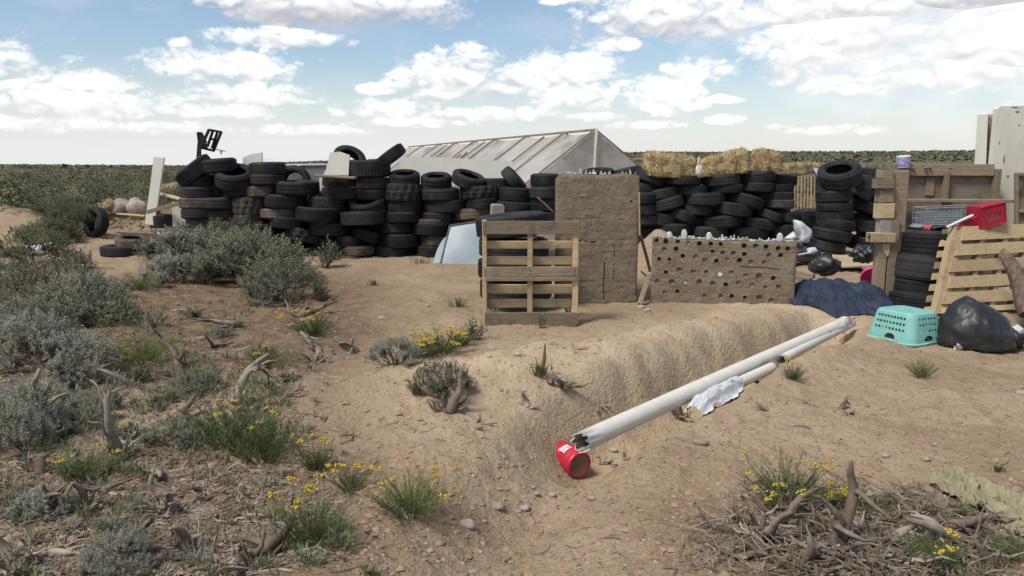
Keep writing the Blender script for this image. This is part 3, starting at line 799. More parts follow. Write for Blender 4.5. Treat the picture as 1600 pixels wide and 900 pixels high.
def low_wall():
    bl, br = at(1016, 478, 9.0), at(1240, 490, 8.62)
    z0 = min(bl.z, br.z) - .06; bl.z = br.z = z0
    h0 = at(1019, 371, bl.y).z - z0 + .03; h1 = at(1240, 378, br.y).z - z0 + .03
    W = Vector((br.x - bl.x, br.y - bl.y)); L = W.length
    # bottle holes read off the face: zoomed pixel u, v, kind (d dark, g glassy dark, w white, b blue, c clay filled, h half open)
    H = '245,193,d 320,202,d 424,203,d 507,212,c 602,217,d 695,220,h 779,224,h 973,236,d 1070,240,g 1157,245,d 1258,257,d 1340,262,d ' \
        '308,263,g 408,262,d 710,284,h 795,297,g 884,300,g 976,306,h 1180,314,g 1280,316,h 265,347,h 352,348,d 463,320,h 570,330,c 650,358,g 742,363,d ' \
        '832,351,h 937,356,h 1030,372,d 1138,375,d 322,456,h 432,436,g 550,452,c 660,455,g 769,465,w 868,462,c 985,483,d 1098,490,g 1217,506,d 370,537,g ' \
        '484,536,b 602,535,g 712,546,d 822,560,h 930,545,h 1152,580,d 1262,582,c 310,622,c 418,618,h 870,655,h 980,665,h 1098,668,g 250,530,c 1040,565,c 645,650,c 780,655,h 1200,690,c'
    holes, ends = [], []
    for e in H.split():
        a, b, k = e.split(','); k = 'c' if k in 'dh' and float(b) > 340 and rng.random() < .45 else k; px = 980 + float(a) / 5.333; py = 340 + float(b) / 5.333
        f = (px - 1018) / (1240 - 1018)
        d = at(px, py, bl.y + (br.y - bl.y) * f)
        f = min(max(((d.x - bl.x) * W.x + (d.y - bl.y) * W.y) / (L * L), .02), .98)
        r = {'d': .027, 'g': .034, 'w': .034, 'b': .034, 'c': .030, 'h': .024}[k] * rng.uniform(.74, .98)
        cx, cz = f * L, d.z - z0
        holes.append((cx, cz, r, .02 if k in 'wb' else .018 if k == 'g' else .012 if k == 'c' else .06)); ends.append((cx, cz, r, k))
    V, Q, u, n, L = earth_slab(bl, br, h0, h1, .26, 300, 150, lambda U: 1 + .006 * np.sin(U * 23) + .004 * np.sin(U * 61) - .02 * np.exp(-((U - 1) / .012) ** 2), holes, [([(L * .62, .555), (L * .8, .55), (L * .95, .53)], .003)], 11)
    t = thing('bottle_wall', 'low rammed-earth wall with rows of round bottle holes and a glass-studded top', 'earth wall', bl)
    link('wall', fastmesh('wall', V, Q, M['earth']), t)
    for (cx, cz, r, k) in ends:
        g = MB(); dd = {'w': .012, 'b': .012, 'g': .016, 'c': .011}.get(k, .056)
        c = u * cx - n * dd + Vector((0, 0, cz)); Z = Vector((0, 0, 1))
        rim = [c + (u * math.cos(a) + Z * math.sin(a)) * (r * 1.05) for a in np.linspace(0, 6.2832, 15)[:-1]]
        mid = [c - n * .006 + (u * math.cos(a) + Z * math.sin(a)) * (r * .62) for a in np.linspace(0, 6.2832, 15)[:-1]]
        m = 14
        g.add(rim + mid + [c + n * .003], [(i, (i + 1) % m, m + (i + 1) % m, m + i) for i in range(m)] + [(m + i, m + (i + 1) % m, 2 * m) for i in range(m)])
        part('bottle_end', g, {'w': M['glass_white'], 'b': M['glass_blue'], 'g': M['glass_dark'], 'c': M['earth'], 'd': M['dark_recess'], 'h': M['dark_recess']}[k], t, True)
    pts = []
    for i in range(64):
        f = .02 + .96 * i / 63 + rng.uniform(-.006, .006)
        pts.append(u * (L * f) - n * rng.uniform(.03, .2) + Vector((0, 0, (h0 + (h1 - h0) * f) - .05)))
    shards(t, pts, (.022, .055), [M['glass'], M['glass_frost'], M['glass_frost'], M['glass_frost'], M['bag_white']])
    # two nearly whole bottles standing proud of the rubble
    for f, hh in ((.225, .11), (.885, .10), (.40, .085), (.12, .08)):
        g = MB(); w = .034
        g.lathe([(w, 0), (w * 1.02, hh * .6), (w * .8, hh * .82), (w * .5, hh)], 12, closed=False)
        g.xf(Matrix.Translation(u * (L * f) - n * .08 + Vector((0, 0, h0 + (h1 - h0) * f - .045))))
        part('bottle', g, M['glass'], t, True)
low_wall()

# ------------------------------------------------------------------ sheeted tent-roofed shelter behind the tyre wall
def tent():
    N = at(930, 205, 17.2); Fp = at(638, 232, 36.0); Fp.z = N.z - .05
    d = Vector((Fp.x - N.x, Fp.y - N.y, 0)); LEN = d.length; d.normalize()
    side = Vector((-d.y, d.x, 0)); side = side if side.x < 0 else -side      # towards the near slope
    hw, ez = 1.92, .86
    t = thing('sheeted_shelter', 'long ridge-roofed shelter covered in dirty white sheeting over timber rafters', 'shelter', (N.x, N.y, 0))
    org = Vector((N.x, N.y, 0)); zr = N.z
    raf = [0.0, 1.7, 4.3, 7.0, 9.2, 11.6, 14.0, 17.0, LEN]
    def slope(sd, nm):
        nu, nv = 120, 16
        V = []; Q = []
        for i in range(nu):
            s = LEN * i / (nu - 1)
            k = max(j for j in range(len(raf)) if raf[j] <= s + 1e-6); k = min(k, len(raf) - 2)
            f = (s - raf[k]) / (raf[k + 1] - raf[k])
            for j in range(nv):
                v = j / (nv - 1)
                sag = .10 * math.sin(math.pi * f) * math.sin(math.pi * min(v * 1.05, 1)) + .02 * float(fbm(np.array([s * 2.2]), np.array([v * 3.0 + s]), 3, 4)[0])
                sag += .05 * math.sin(math.pi * f) * (1 - v)
                p = d * s + sd * (hw * v) + Vector((0, 0, zr - (zr - ez) * v - sag))
                V.append(p)
        for i in range(nu - 1):
            for j in range(nv - 1):
                a = i * nv + j; Q.append((a, a + 1, a + nv + 1, a + nv))
        link(nm, fastmesh(nm, V, Q, M['tarp_white'], True), t)
    slope(side, 'roof_sheet'); slope(-side, 'roof_sheet')
    for s in raf[:-1]:
        for sd in (side, -side):
            g = MB(); o = Vector((0, 0, .02))
            g.bar(d * s + Vector((0, 0, zr)) + o + sd * .03, d * s + sd * (hw + .06) + Vector((0, 0, ez - .03)) + o, .035, .03, .005)
            part('rafter', g, M['wood_brown'], t)
    for s in (3.0, 8.1, 12.8):
        g = MB(); g.bar(d * s + Vector((0, 0, zr - .02)), d * (s + .05) + side * hw * .8 + Vector((0, 0, zr - (zr - ez) * .8 - .04)), .03, .03, .003)
        part('batten', g, M['wood_grey'], t)
    g = MB(); g.bar(-d * .08 + Vector((0, 0, zr + .03)), d * LEN + Vector((0, 0, zr + .03)), .05, .05, .004); part('ridge_pole', g, M['wood_grey'], t)
    # gable sheet, centre post, stake
    V = []; Q = []; nu = 30; nv = 24
    for i in range(nu):
        f = i / (nu - 1) * 2 - 1
        for j in range(nv):
            v = j / (nv - 1); top = zr - (zr - ez) * abs(f)
            z = -.2 + (top + .2) * v
            wob = .03 * float(fbm(np.array([f * 5.0]), np.array([z * 1.2]), 3, 8)[0])
            V.append(-d * (.02 + wob) + side * (hw * f) + Vector((0, 0, z)))
    for i in range(nu - 1):
        for j in range(nv - 1):
            a = i * nv + j; Q.append((a, a + 1, a + nv + 1, a + nv))
    link('gable_sheet', fastmesh('gable_sheet', V, Q, M['tarp_white'], True), t)
    g = MB(); g.bar(-d * .09 + side * .12 + Vector((0, 0, 0)), -d * .07 + Vector((0, 0, zr + .06)), .06, .05, .005); part('gable_post', g, M['cream_dirty'], t)
    g = MB(); p0 = at(933, 275, 16.6) - org; p1 = at(937, 229, 16.7) - org; g.bar(p0, p1, .07, .04, .006); part('stake', g, M['wood_grey'], t)
    for sd in (side, -side):
        g = MB(); a = d * 0 + sd * hw + Vector((0, 0, ez)); b = d * LEN + sd * hw + Vector((0, 0, ez))
        n2 = 40; V = []; Q = []
        for i in range(n2):
            p = a + (b - a) * (i / (n2 - 1))
            V += [p, Vector((p.x, p.y, -.3))]
            if i: Q.append((2 * i - 2, 2 * i - 1, 2 * i + 1, 2 * i))
        link('side_sheet', fastmesh('side_sheet', V, Q, M['tarp_white']), t)
    # two loose laths lying on the sheeting
    sl = (side * hw + Vector((0, 0, ez - zr))).normalized()
    for k, (s, lab) in enumerate(((8.2, 'upper tan lath lying loose on the white roof sheeting'), (8.7, 'lower tan lath lying loose on the white roof sheeting'))):
        a = org + d * s + Vector((0, 0, zr)) + sl * (.62 + .1 * k); b = a + sl * .95 - d * .25
        up = side.cross(d); up = up if up.z > 0 else -up
        up = (d.cross(sl)); up = up if up.z > 0 else -up
        g = MB(); g.bar(a + up * .03, b + up * .03, .06, .025, .004); solid('lath', g, M['wood_pale'], lab, 'lath', group='laths on the sheeted roof')
tent()

# low trailer or shed far behind the tent
def shed():
    p = at(990, 258, 27)
    t = thing('flat_roofed_shed', 'low pale shed with a dark flat roof beyond the tent, mostly behind hay', 'shed', (p.x + .6, 28, 0))
    o = Vector((p.x + .6, 28, 0))
    zt = at(990, 246, 27).z
    g = MB(); g.box((0, 0, zt / 2 - .1), (3.6, 2, zt), None, .03); part('wall', g, M['cream_dirty'], t)
    g = MB(); g.box((0, 0, zt - .07), (3.9, 2.4, .09), None, .02); part('roof', g, M['wood_grey'], t)
    g = MB(); g.box((0, -1.03, zt - .38), (3.62, .05, .08), None, .01); part('rail', g, M['wood_brown'], t)
shed()
# ------------------------------------------------------------------ tyres
TR, TW = .33, .22               # unit tyre: radius and width; instances are scaled to the sizes seen
def tyre_meshes(kind, rub, seed):
    n = 56; r2 = random.Random(seed)
    hw = TW / 2
    side = [(TR - .022, .80), (TR - .045, .97), (TR - .075, 1.0), (TR - .10, .93), (TR - .104, .95), (TR - .113, .95), (TR - .117, .86), (TR - .135, .76), (TR - .142, .70)]
    inner = [(TR - .135, .64), (TR - .10, .80), (TR - .06, .84), (TR - .03, .74)]
    prof = [(r, hw * z) for r, z in side] + [(r, hw * z) for r, z in inner] + [(r, -hw * z) for r, z in inner[::-1]] + [(r, -hw * z) for r, z in side[::-1]]
    c = MB(); c.lathe(prof, n, True, lambda i, j, r, z: r + .0015 * math.sin(i * 1.7 + j))
    car = c.mesh('tyre', rub, True)
    t = MB()
    ro = TR
    if kind == 'lug':
        zz = [-.84, -.80, -.62, -.5, -.2, -.06, .06, .2, .5, .62, .80, .84]
        prof = [(ro - .030, hw * -.86)] + [(ro - (.008 if abs(z) > .75 else 0), hw * z) for z in zz] + [(ro - .030, hw * .86), (ro - .034, hw * .5), (ro - .034, -hw * .5)]
        def mod(i, j, r, z):
            if j in (0,) or r < ro - .02: return r
            ph = (i + (2 if z > 0 else 0)) % 4
            return r - (.022 if ph in (0, 1) and abs(z) > hw * .15 else 0)
    elif kind == 'slick':
        zz = [-.78, -.6, -.42, -.40, -.22, -.20, 0, .20, .22, .40, .42, .6, .78]
        prof = [(ro - .02, -hw * .80)] + [(ro - .008 * (abs(z) > .7) - .003 * (round(abs(z), 2) in (.4, .22)), hw * z) for z in zz] + [(ro - .02, hw * .80), (ro - .03, hw * .5), (ro - .03, -hw * .5)]
        mod = None
    else:
        zz = []
        for e in (-.80, -.52, -.48, -.20, -.16, .16, .20, .48, .52, .80): zz.append(e)
        prof = [(ro - .022, -hw * .83)]
        ed = [-.80, -.51, -.45, -.18, -.12, .12, .18, .45, .51, .80]
        for k in range(0, len(ed), 2):
            a, b = ed[k], ed[k + 1]
            prof += [(ro - .004 * (a == -.80), hw * a), (ro - .004 * (b == .80), hw * b)]
            if k + 2 < len(ed): prof += [(ro - .010, hw * (b + .01)), (ro - .010, hw * (ed[k + 2] - .01))]
        prof += [(ro - .022, hw * .83), (ro - .03, hw * .5), (ro - .03, -hw * .5)]
        def mod(i, j, r, z):
            if kind == 'block' and r > ro - .006 and i % 2 and abs(z) > hw * .2: return r - .006
            return r
    t.lathe(prof, n if kind != 'block' else 84, True, mod)
    return car, t.mesh('tread', rub, kind in ('rib', 'slick') and False)
TY = {}
for k in ('rib', 'block', 'slick', 'lug'):
    TY[k] = tyre_meshes(k, M['rubber'], 3); TY[k + '_mud'] = tyre_meshes(k, M['rubber_mud'], 5)

def tyre(c, OD, W, kind, label, tilt=0, pitch=0, spin=None, yaw=0, group=None, stand=None):
    """tilt: roll in the picture plane (deg, clockwise); pitch: top tipped towards the viewer"""
    a, b = TY[kind]
    o = link('tyre', a); o.location = c
    s = OD / (2 * TR)
    e = rng.uniform(-.025, .025); o.scale = (s * (1 + e), s * (1 - e), W / TW)
    m = Matrix.Rotation(R(yaw), 3, 'Z') @ Matrix.Rotation(R(tilt), 3, 'Y') @ Matrix.Rotation(R(pitch), 3, 'X') @ Matrix.Rotation(rng.uniform(0, 6.28) if spin is None else spin, 3, 'Z')
    o.rotation_euler = m.to_euler()
    tr = link('tread', b, o)
    tag(o, label, 'tyre', group)
    return o

ORD = ['topmost', 'second', 'third', 'fourth', 'fifth', 'sixth', 'seventh', 'eighth', 'ninth', 'tenth', 'eleventh', 'twelfth']
def wall_tyres(data, cols, Y0, wallname, group, kinds):
    cnt = {}
    items = []
    for e in data:
        cx, cy, w, h = e[:4]; opt = e[4] if len(e) > 4 else {}
        k = min(range(len(cols)), key=lambda i: abs(cols[i][0] - cx))
        items.append((k, cy, cx, w, h, opt))
    items.sort(key=lambda t: (t[0], t[1]))
    for (k, cy, cx, w, h, opt) in items:
        i = cnt.get(k, 0); cnt[k] = i + 1
        Y = Y0(cx) + opt.get('dy', 0) + rng.uniform(-.05, .05)
        c = at(cx, cy, Y); s = mpp(c)
        kind = opt.get('k') or rng.choice(kinds)
        adj = opt.get('adj') or {'lug': 'chunky lugged', 'slick': 'worn smooth', 'rib': 'ribbed black', 'block': 'block-treaded black'}.get(kind.replace('_mud', ''), 'black')
        if 'mud' in kind and 'adj' not in opt: adj = 'mud-caked'
        lab = opt.get('lab') or f"{adj} tyre, {ORD[i]}{'' if i == 0 else ' down'} in the stack {cols[k][1]}"
        tilt = opt.get('t', rng.uniform(-2, 2)); pitch = opt.get('p', rng.uniform(-2, 2))
        tyre(c, w * s, h * s * 1.06, kind, lab, tilt, pitch, yaw=rng.uniform(-8, 8), group=group)

mud = {'k': 'slick_mud'}
LEFT = [
    (305, 268, 62, 24, {'t': -38, 'p': 8, 'k': 'rib', 'lab': 'steeply tilted black tyre crowning the end stack under the black chair'}), (341, 259, 57, 21, {'t': -4, 'p': 3, 'k': 'slick'}), (367, 277, 62, 24, {'t': 7, 'p': 22, 'k': 'slick', 'lab': 'tipped tyre showing its open hole near the slanted cream board', 'dy': -.1}),
    (312, 283, 58, 18), (312, 300, 58, 18), (337, 297, 58, 18, {'dy': .2}), (376, 298, 57, 19, {'t': -4, 'k': 'slick'}), (407, 299, 52, 17, {'t': -3, 'k': 'slick_mud'}), (465, 293, 67, 20, {'k': 'slick', 't': 0}),
    (418, 263.6, 56, 19), (417, 281, 56, 17), (312, 317, 60, 18), (343, 317.5, 56, 18), (314, 333, 58, 16), (346, 334, 58, 16), (388, 320.7, 52, 26, {'k': 'lug_mud'}), (388, 342, 50, 16, mud), (446, 313, 67, 20), (436, 332, 62, 16),
    (514, 317, 66, 22, {'t': 5, 'k': 'block'}), (496.6, 334, 69, 21, {'t': 3, 'dy': -.12, 'k': 'rib'}), (450, 346, 57, 18, {'t': 3}), (514, 356, 63, 20, {'t': 2}), (414, 357.5, 54, 17), (474, 365, 58, 20, {'t': 10}), (446, 379, 54, 20), (500, 376, 50, 18, {'dy': .2}), (490, 394, 54, 18, {'dy': .15}), (446, 396, 56, 16, mud),
    (322, 347, 60, 14, mud), (354, 350, 56, 14, mud), (405, 373, 56, 16), (402, 389, 58, 17, mud), (345, 364, 60, 15), (312, 362, 58, 16), (350, 380, 60, 16), (312, 378, 60, 16),
    (533.4, 283.5, 58, 17, {'k': 'block'}), (533.5, 301, 61, 19, {'k': 'rib'}), (574.5, 319.6, 56, 20, {'t': -6, 'p': 24, 'k': 'slick', 'dy': -.15, 'lab': 'tipped tyre showing its dark hole below the two leaning tyres'}), (567.5, 340, 74, 21, {'t': -2, 'k': 'rib', 'dy': -.1}), (574, 366, 50, 18, {'t': 22, 'k': 'slick'}),
    (549, 376, 50, 17, {'t': 4}), (561, 391, 50, 15, {'t': -3, 'k': 'slick_mud', 'dy': -.1}), (556, 403.6, 48, 13, {'k': 'slick_mud', 'dy': -.15}), (577, 264, 67, 25, {'k': 'block'}), (584, 286.5, 62, 18), (584, 303, 62, 16), (536, 360, 56, 18, {'dy': .25}), (596, 356, 50, 18, {'dy': .3}), (600, 378, 50, 18, {'dy': .3}), (596, 396, 50, 16, {'dy': .3}),
    (545, 250, 52, 17, {'t': 32, 'p': 34, 'k': 'rib', 'dy': .3, 'lab': 'tyre hooked over the short cream panel, seen against the sky'}), (611, 244, 50, 17, {'t': -36, 'k': 'rib', 'lab': 'edge-on tyre leaning against the long cream panel, seen against sky'}),
    (632, 279, 49, 19, {'p': 14, 'k': 'slick'}), (629.3, 300, 59, 27, {'k': 'lug'}), (632, 322.4, 60, 19, {'k': 'block'}), (630, 339, 58, 16), (621, 355, 54, 18), (627.4, 374.5, 60, 20, {'k': 'block'}), (617, 393.6, 62, 20, {'t': 4, 'k': 'rib'}), (638, 406, 44, 12, {'dy': -.1, 'k': 'slick_mud'}),
    (681.6, 283.5, 49, 20, {'p': 14, 'k': 'slick'}), (688, 303.3, 61, 18, {'k': 'slick'}), (696, 321.5, 64, 19), (684, 337, 52, 13, {'k': 'slick'}), (678, 346, 52, 11), (673.5, 357.6, 56, 19, {'t': 3}), (681, 375.6, 48, 17), (676, 391, 50, 16), (712, 342, 50, 14, {'dy': .3}), (716, 360, 50, 18, {'dy': .3}),
    (732, 281, 54, 18, {'t': 17, 'p': 14, 'k': 'slick', 'lab': 'tilted tyre with a pale inner rim before the long cream panel'}), (749, 299.8, 61, 20), (754, 317, 53, 16), (778, 287, 50, 16, {'dy': .2}), (803, 281, 46, 17, {'t': 48, 'k': 'slick', 'lab': 'tyre leaning steeply at the end of the long cream panel'}), (807.6, 304, 60, 21, {'t': 3, 'k': 'block'}), (806, 325, 70, 20, {'t': 4}),
    (741, 333, 61, 18, {'t': -4, 'k': 'slick_mud'}), (750, 350, 60, 16, {'dy': .1}), (800, 345, 60, 18, {'dy': .1}), (852, 282, 46, 20, {'k': 'block'}), (852, 301, 50, 18), (856, 320, 54, 19), (852, 340, 56, 19),
    (935, 272, 48, 16, {'dy': .9, 'p': 6, 'k': 'rib', 'lab': 'rounded tyre top peeping over the tall earth block'}), (980, 270, 46, 15, {'dy': .9, 't': -12, 'k': 'slick', 'lab': 'tilted tyre peeping over the corner of the tall earth block'}),
    (745, 370, 56, 18, {'dy': .25}), (752, 388, 58, 18, {'dy': .25}), (742, 404, 56, 15, {'dy': .2}), (805, 364, 60, 18, {'dy': .2}), (808, 383, 60, 18, {'dy': .2}), (690, 404, 50, 12, {'dy': .1, 'k': 'slick_mud'}),
]
LC = [(305, 'under the black chair'), (343, 'beside the end stack'), (388, 'below the slanted cream board'), (440, 'before the grey metal panel'), (505, 'below the short cream panel'), (568, 'topped by two leaning tyres'), (628, 'holding the lugged tyre'), (685, 'under the long cream panel'), (750, 'above the blue-grey sheet'), (806, 'behind the concrete chunk'), (853, 'next to the tall earth block'), (960, 'behind the tall earth block')]
wall_tyres(LEFT, LC, lambda x: 13.75 if x < 820 else 13.2, 'the long wall', 'tyres stacked in the long tyre wall', ['rib', 'block', 'slick', 'rib', 'block', 'slick', 'rib', 'slick_mud', 'lug'])
tyre(at(461, 283, 14.05), 49 * mpp(at(461, 283, 14)), .17, 'slick', 'tyre standing upright flat against the grey metal panel', 0, 84, group='tyres stacked in the long tyre wall')

RIGHT = [
    (1016, 279, 52, 17, {'t': 22, 'k': 'slick'}), (1066, 281, 64, 15), (1127, 281.6, 59, 18, {'t': -5, 'k': 'slick'}), (1183.6, 276, 55, 18, {'t': -6, 'k': 'slick'}), (1220, 281, 50, 16, {'dy': .15}), (1006, 293, 50, 16, {'dy': .1}), (1080, 297, 58, 14, {'dy': .06}), (1133, 294, 59, 13, {'t': -2}), (1184, 292, 52, 15),
    (1218, 294, 44, 14), (1034, 302, 50, 16, {'t': -12, 'k': 'slick'}), (1042, 317, 54, 18, {'t': -15, 'k': 'slick'}), (1101.6, 310, 64, 20, {'t': -2, 'k': 'slick'}), (1164, 314, 63, 18, {'t': 16, 'k': 'slick'}), (1196, 304, 46, 11, {'dy': .1}), (1218, 306, 44, 12), (1217, 318, 46, 14, {'k': 'slick_mud'}), (1089, 327, 56, 15, {'t': 3}),
    (1144, 326, 64, 19, {'t': 6}), (1064, 337, 54, 18, {'t': 24, 'k': 'slick'}), (1038, 342, 52, 20, {'t': 10}), (1125, 345, 69, 19, {'t': -5, 'k': 'slick'}), (1186, 348, 54, 18, {'t': 8, 'k': 'slick'}), (1204, 337, 48, 14, {'t': 20, 'k': 'slick'}), (1170, 362, 62, 17), (1106, 361, 60, 16), (1052, 356, 58, 17), (1226, 360, 48, 19),
    (1229, 339, 46, 18, {'t': 15, 'k': 'slick'}), (1004, 309, 50, 17), (1006, 326, 52, 17), (1009, 343, 54, 17), (1018, 362, 54, 18, {'dy': .2}), (1190, 328, 54, 14, {'dy': .2}), (1052, 374, 58, 18), (1110, 378, 60, 18), (1172, 380, 60, 18), (1226, 378, 54, 18), (1085, 345, 50, 15, {'dy': .15}),
]
RC = [(1006, 'between the tall earth block and the hay'), (1045, 'below the first hay bale'), (1092, 'below the gap between bales'), (1135, 'below the second hay bale'), (1183, 'below the third hay bale'), (1222, 'by the white bags')]
wall_tyres(RIGHT, RC, lambda x: 13.3, 'the hay-topped wall', 'tyres stacked in the hay-topped tyre wall', ['slick', 'rib', 'slick', 'block', 'rib'])

STACK = [
    (1312, 274, 65, 26, {'t': -15, 'p': 22, 'k': 'slick', 'lab': 'big tipped tyre with open hole on top of the crooked stack'}), (1302.7, 306.5, 55, 19, {'t': -4, 'k': 'slick'}), (1303.5, 323, 54, 13, {'t': 0}), (1304.5, 335, 56, 14, {'t': -3}), (1305.5, 351, 58, 17, {'t': 7}), (1299, 366.6, 61, 17, {'t': 8}), (1292, 383, 56, 17, {'t': 8, 'k': 'slick'}), (1308, 288, 50, 14, {'dy': .2}),
    (1363, 271.5, 54, 16, {'t': 4, 'dy': .2}), (1358, 287, 50, 18, {'t': 18}), (1341, 299, 44, 20, {'t': 26, 'k': 'slick'}), (1362, 306, 48, 18, {'dy': .2}), (1354, 325, 48, 18, {'t': 22, 'k': 'slick'}), (1342, 342, 44, 18, {'dy': .2}), (1357, 353, 48, 19, {'t': 4, 'k': 'slick'}), (1350, 379, 54, 19, {'t': 5}), (1362, 368, 46, 14, {'dy': .3}),
]
SC = [(1303, 'before the slatted background pallet'), (1354, 'beside the wooden post')]
wall_tyres(STACK, SC, lambda x: 13.3 if x < 1330 else 13.5, 'the crooked pile', 'tyres in the crooked pile beside the post', ['slick', 'rib', 'block'])
EXTRA = [(1262, 333, 44, 12, {'t': -4}), (1252, 345, 52, 16), (1268, 352, 40, 16, {'dy': .1}), (1256, 362, 56, 17, {'dy': .1}), (1262, 378, 56, 16)]
wall_tyres(EXTRA, [(1260, 'under the slatted pallet')], lambda x: 15.0, 'the courtyard', 'tyres under the slatted pallet', ['slick', 'rib'])

NEAR = [(1450, 380, 92, 41, 'rib', 0, 'wide ribbed tyre on top of the stack beside the leaning pallet'), (1440, 416, 98, 40, 'slick', 4, 'second tyre down in the stack beside the leaning pallet'), (1434, 446, 90, 29, 'slick', 3, 'third thin tyre down in the stack beside the leaning pallet'), (1428, 470, 96, 34, 'rib', 3, 'bottom tyre of the stack beside the leaning pallet')]
for (x, y, w, h, k, t, lab) in NEAR:
    c = at(x, y, 8.95); tyre(c, w * mpp(c), h * mpp(c) * 1.08, k, lab, t, 0, group='tyres stacked beside the leaning pallet')
PAL = [(800, 351, 118, 34, 'block', -5, 'large ribbed tyre topping the stack behind the standing pallet'), (803, 386, 112, 32, 'slick', 1, 'second tyre down behind the standing pallet slats'), (804, 418, 118, 32, 'rib', 0, 'third tyre down behind the standing pallet slats'), (806, 450, 116, 33, 'slick', 0, 'lowest tyre behind the standing pallet slats')]
for (x, y, w, h, k, t, lab) in PAL:
    c = at(x, y, 8.75); tyre(c, w * mpp(c) * .97, h * mpp(c), k, lab, t, 0, group='tyres stacked behind the standing pallet')

# loose tyres on the plain beyond the end of the wall
p = gp(180, 402); tyre(p + Vector((0, .3, .09)), 68 * mpp(p), .18, 'rib', 'black tyre lying flat on bare soil by the sagebrush', 0, 0, group='loose tyres')
c = at(207, 377, p.y + .3); tyre(c, .56, .17, 'slick_mud', 'dusty grey tyre resting on the edge of a flat-lying tyre', 5, 6, group='loose tyres')
p = gp(148, 371); tyre(p + Vector((0, .1, .30)), .64, .22, 'slick', 'tyre standing upright half hidden by a dark bush', 0, 78, yaw=-30, group='loose tyres')
c = at(22, 331, 20.0); tyre(c, .86, .26, 'slick', 'large tyre half buried behind the sand heap', 14, 4, group='loose tyres')
c = at(253, 345, 15.2); tyre(c, 36 * mpp(c), .26, 'rib', 'tyre lying beside the tall white plank under crossed boards', 0, 0, group='loose tyres')

# packed earth between the tyres of the walls
def core(x0, x1, Y, ytop, nm):
    a, b = at(x0, ytop, Y), at(x1, ytop, Y)
    L = b.x - a.x; n = 40; V = []; Q = []
    prof = [(0, -.3), (0, 1.0), (.12, 1.06), (.5, 1.08), (.62, 1.0), (.62, -.3)]
    for i in range(n):
        x = a.x + L * i / (n - 1)
        for (dy, f) in prof:
            z = -.3 if f < 0 else a.z * f + .10 * float(fbm(np.array([x * 1.5]), np.array([dy * 3.0]), 2, 6)[0])
            V.append((x, Y + dy + .05 * math.sin(x * 5), z))
    m = len(prof)
    for i in range(n - 1):
        for j in range(m - 1): Q.append((i * m + j, i * m + j + 1, (i + 1) * m + j + 1, (i + 1) * m + j))
    o = link(nm, fastmesh(nm, V, Q, M['earth'])); o['kind'] = 'structure'
core(292, 832, 14.0, 302, 'earth_bank'); core(1000, 1236, 13.55, 292, 'earth_bank')
# ------------------------------------------------------------------ boards and panels
def slab(name, pts, Y, thick, m, label, cat, dep=None, group=None):
    """upright board with its front corners on given sight lines; Y may be a list"""
    Ys = Y if hasattr(Y, '__len__') else [Y] * len(pts)
    P = [at(x, y, yy) for (x, y), yy in zip(pts, Ys)]
    n = (P[1] - P[0]).cross(P[-1] - P[0]).normalized()
    if n.y < 0: n = -n
    g = MB(); g.prism(P, n * thick)
    return solid(name, g, m, label, cat, group=group)

g0 = at(238, 352, 15.0)
slab('foam_board', [(240, 245), (256, 246.5), (251, 280), (241, 352), (226, 350), (236, 280)], 15.0, .06, M['cream'], 'tall narrow cream board standing upright at the end of the tyre wall', 'board')
slab('cream_board', [(379.5, 246), (394, 240.5), (409, 238), (410, 275), (379, 275)], 14.1, .05, M['cream'], 'cream board with slanted top edge standing among the tyres', 'board')
slab('cream_board', [(515, 238.5), (530, 237), (546, 242.5), (544.5, 274), (505, 273), (511, 262)], [13.5] * 6, .06, M['cream'], 'short cream panel propped on a plank on top of the tyres', 'board')
slab('cream_board', [(499, 277.5), (568, 277.5), (567.5, 314), (497, 314)], 14.12, .03, M['cream'], 'cream board wedged behind two tyres below the plank', 'board')
slab('long_panel', [(624, 244.5), (700, 246), (801, 252.5), (803, 312), (624, 312)], 14.7, .05, M['cream'], 'long cream panel standing between the tyre wall and the shelter', 'board')
g = MB(); g.bar(at(494, 274, 13.3), at(556, 278, 13.3), .26, .035, .006, (0, 1, 0)); solid('plank', g, M['wood_brown'], 'brown plank lying on the tyres under the short cream panel', 'plank')

def metal_panel():
    P = [at(434, 258, 14.25), at(512, 257, 14.25), at(511, 306, 14.25), at(433, 306, 14.25)]
    t = thing('metal_panel', 'grey metal panel with a white frame standing behind an upright tyre', 'panel', (P[3] + P[2]) / 2)
    g = MB(); g.prism(P, (0, .1, 0)); wpart('panel', g, M['metal_grey'], t)
    o = Vector((0, -.012, 0))
    for a, b in ((P[0], P[1]), (P[0], P[3]), (P[1], P[2])):
        g = MB(); g.bar(a + o, b + o, .035, .03, .005, (0, 1, 0)); wpart('frame', g, M['metal_white'], t)
    g = MB(); c = at(462, 246 + 14, 14.22); g.box(c, (.14, .03, .03), None, .006); wpart('latch', g, M['metal_white'], t)
    g = MB(); c = at(452, 263, 14.22); g.prism([c + Vector((-.05, 0, .04)), c + Vector((.05, 0, .04)), c + Vector((0, 0, -.05))], (0, .02, 0)); wpart('bracket', g, M['metal_dark'], t)
metal_panel()

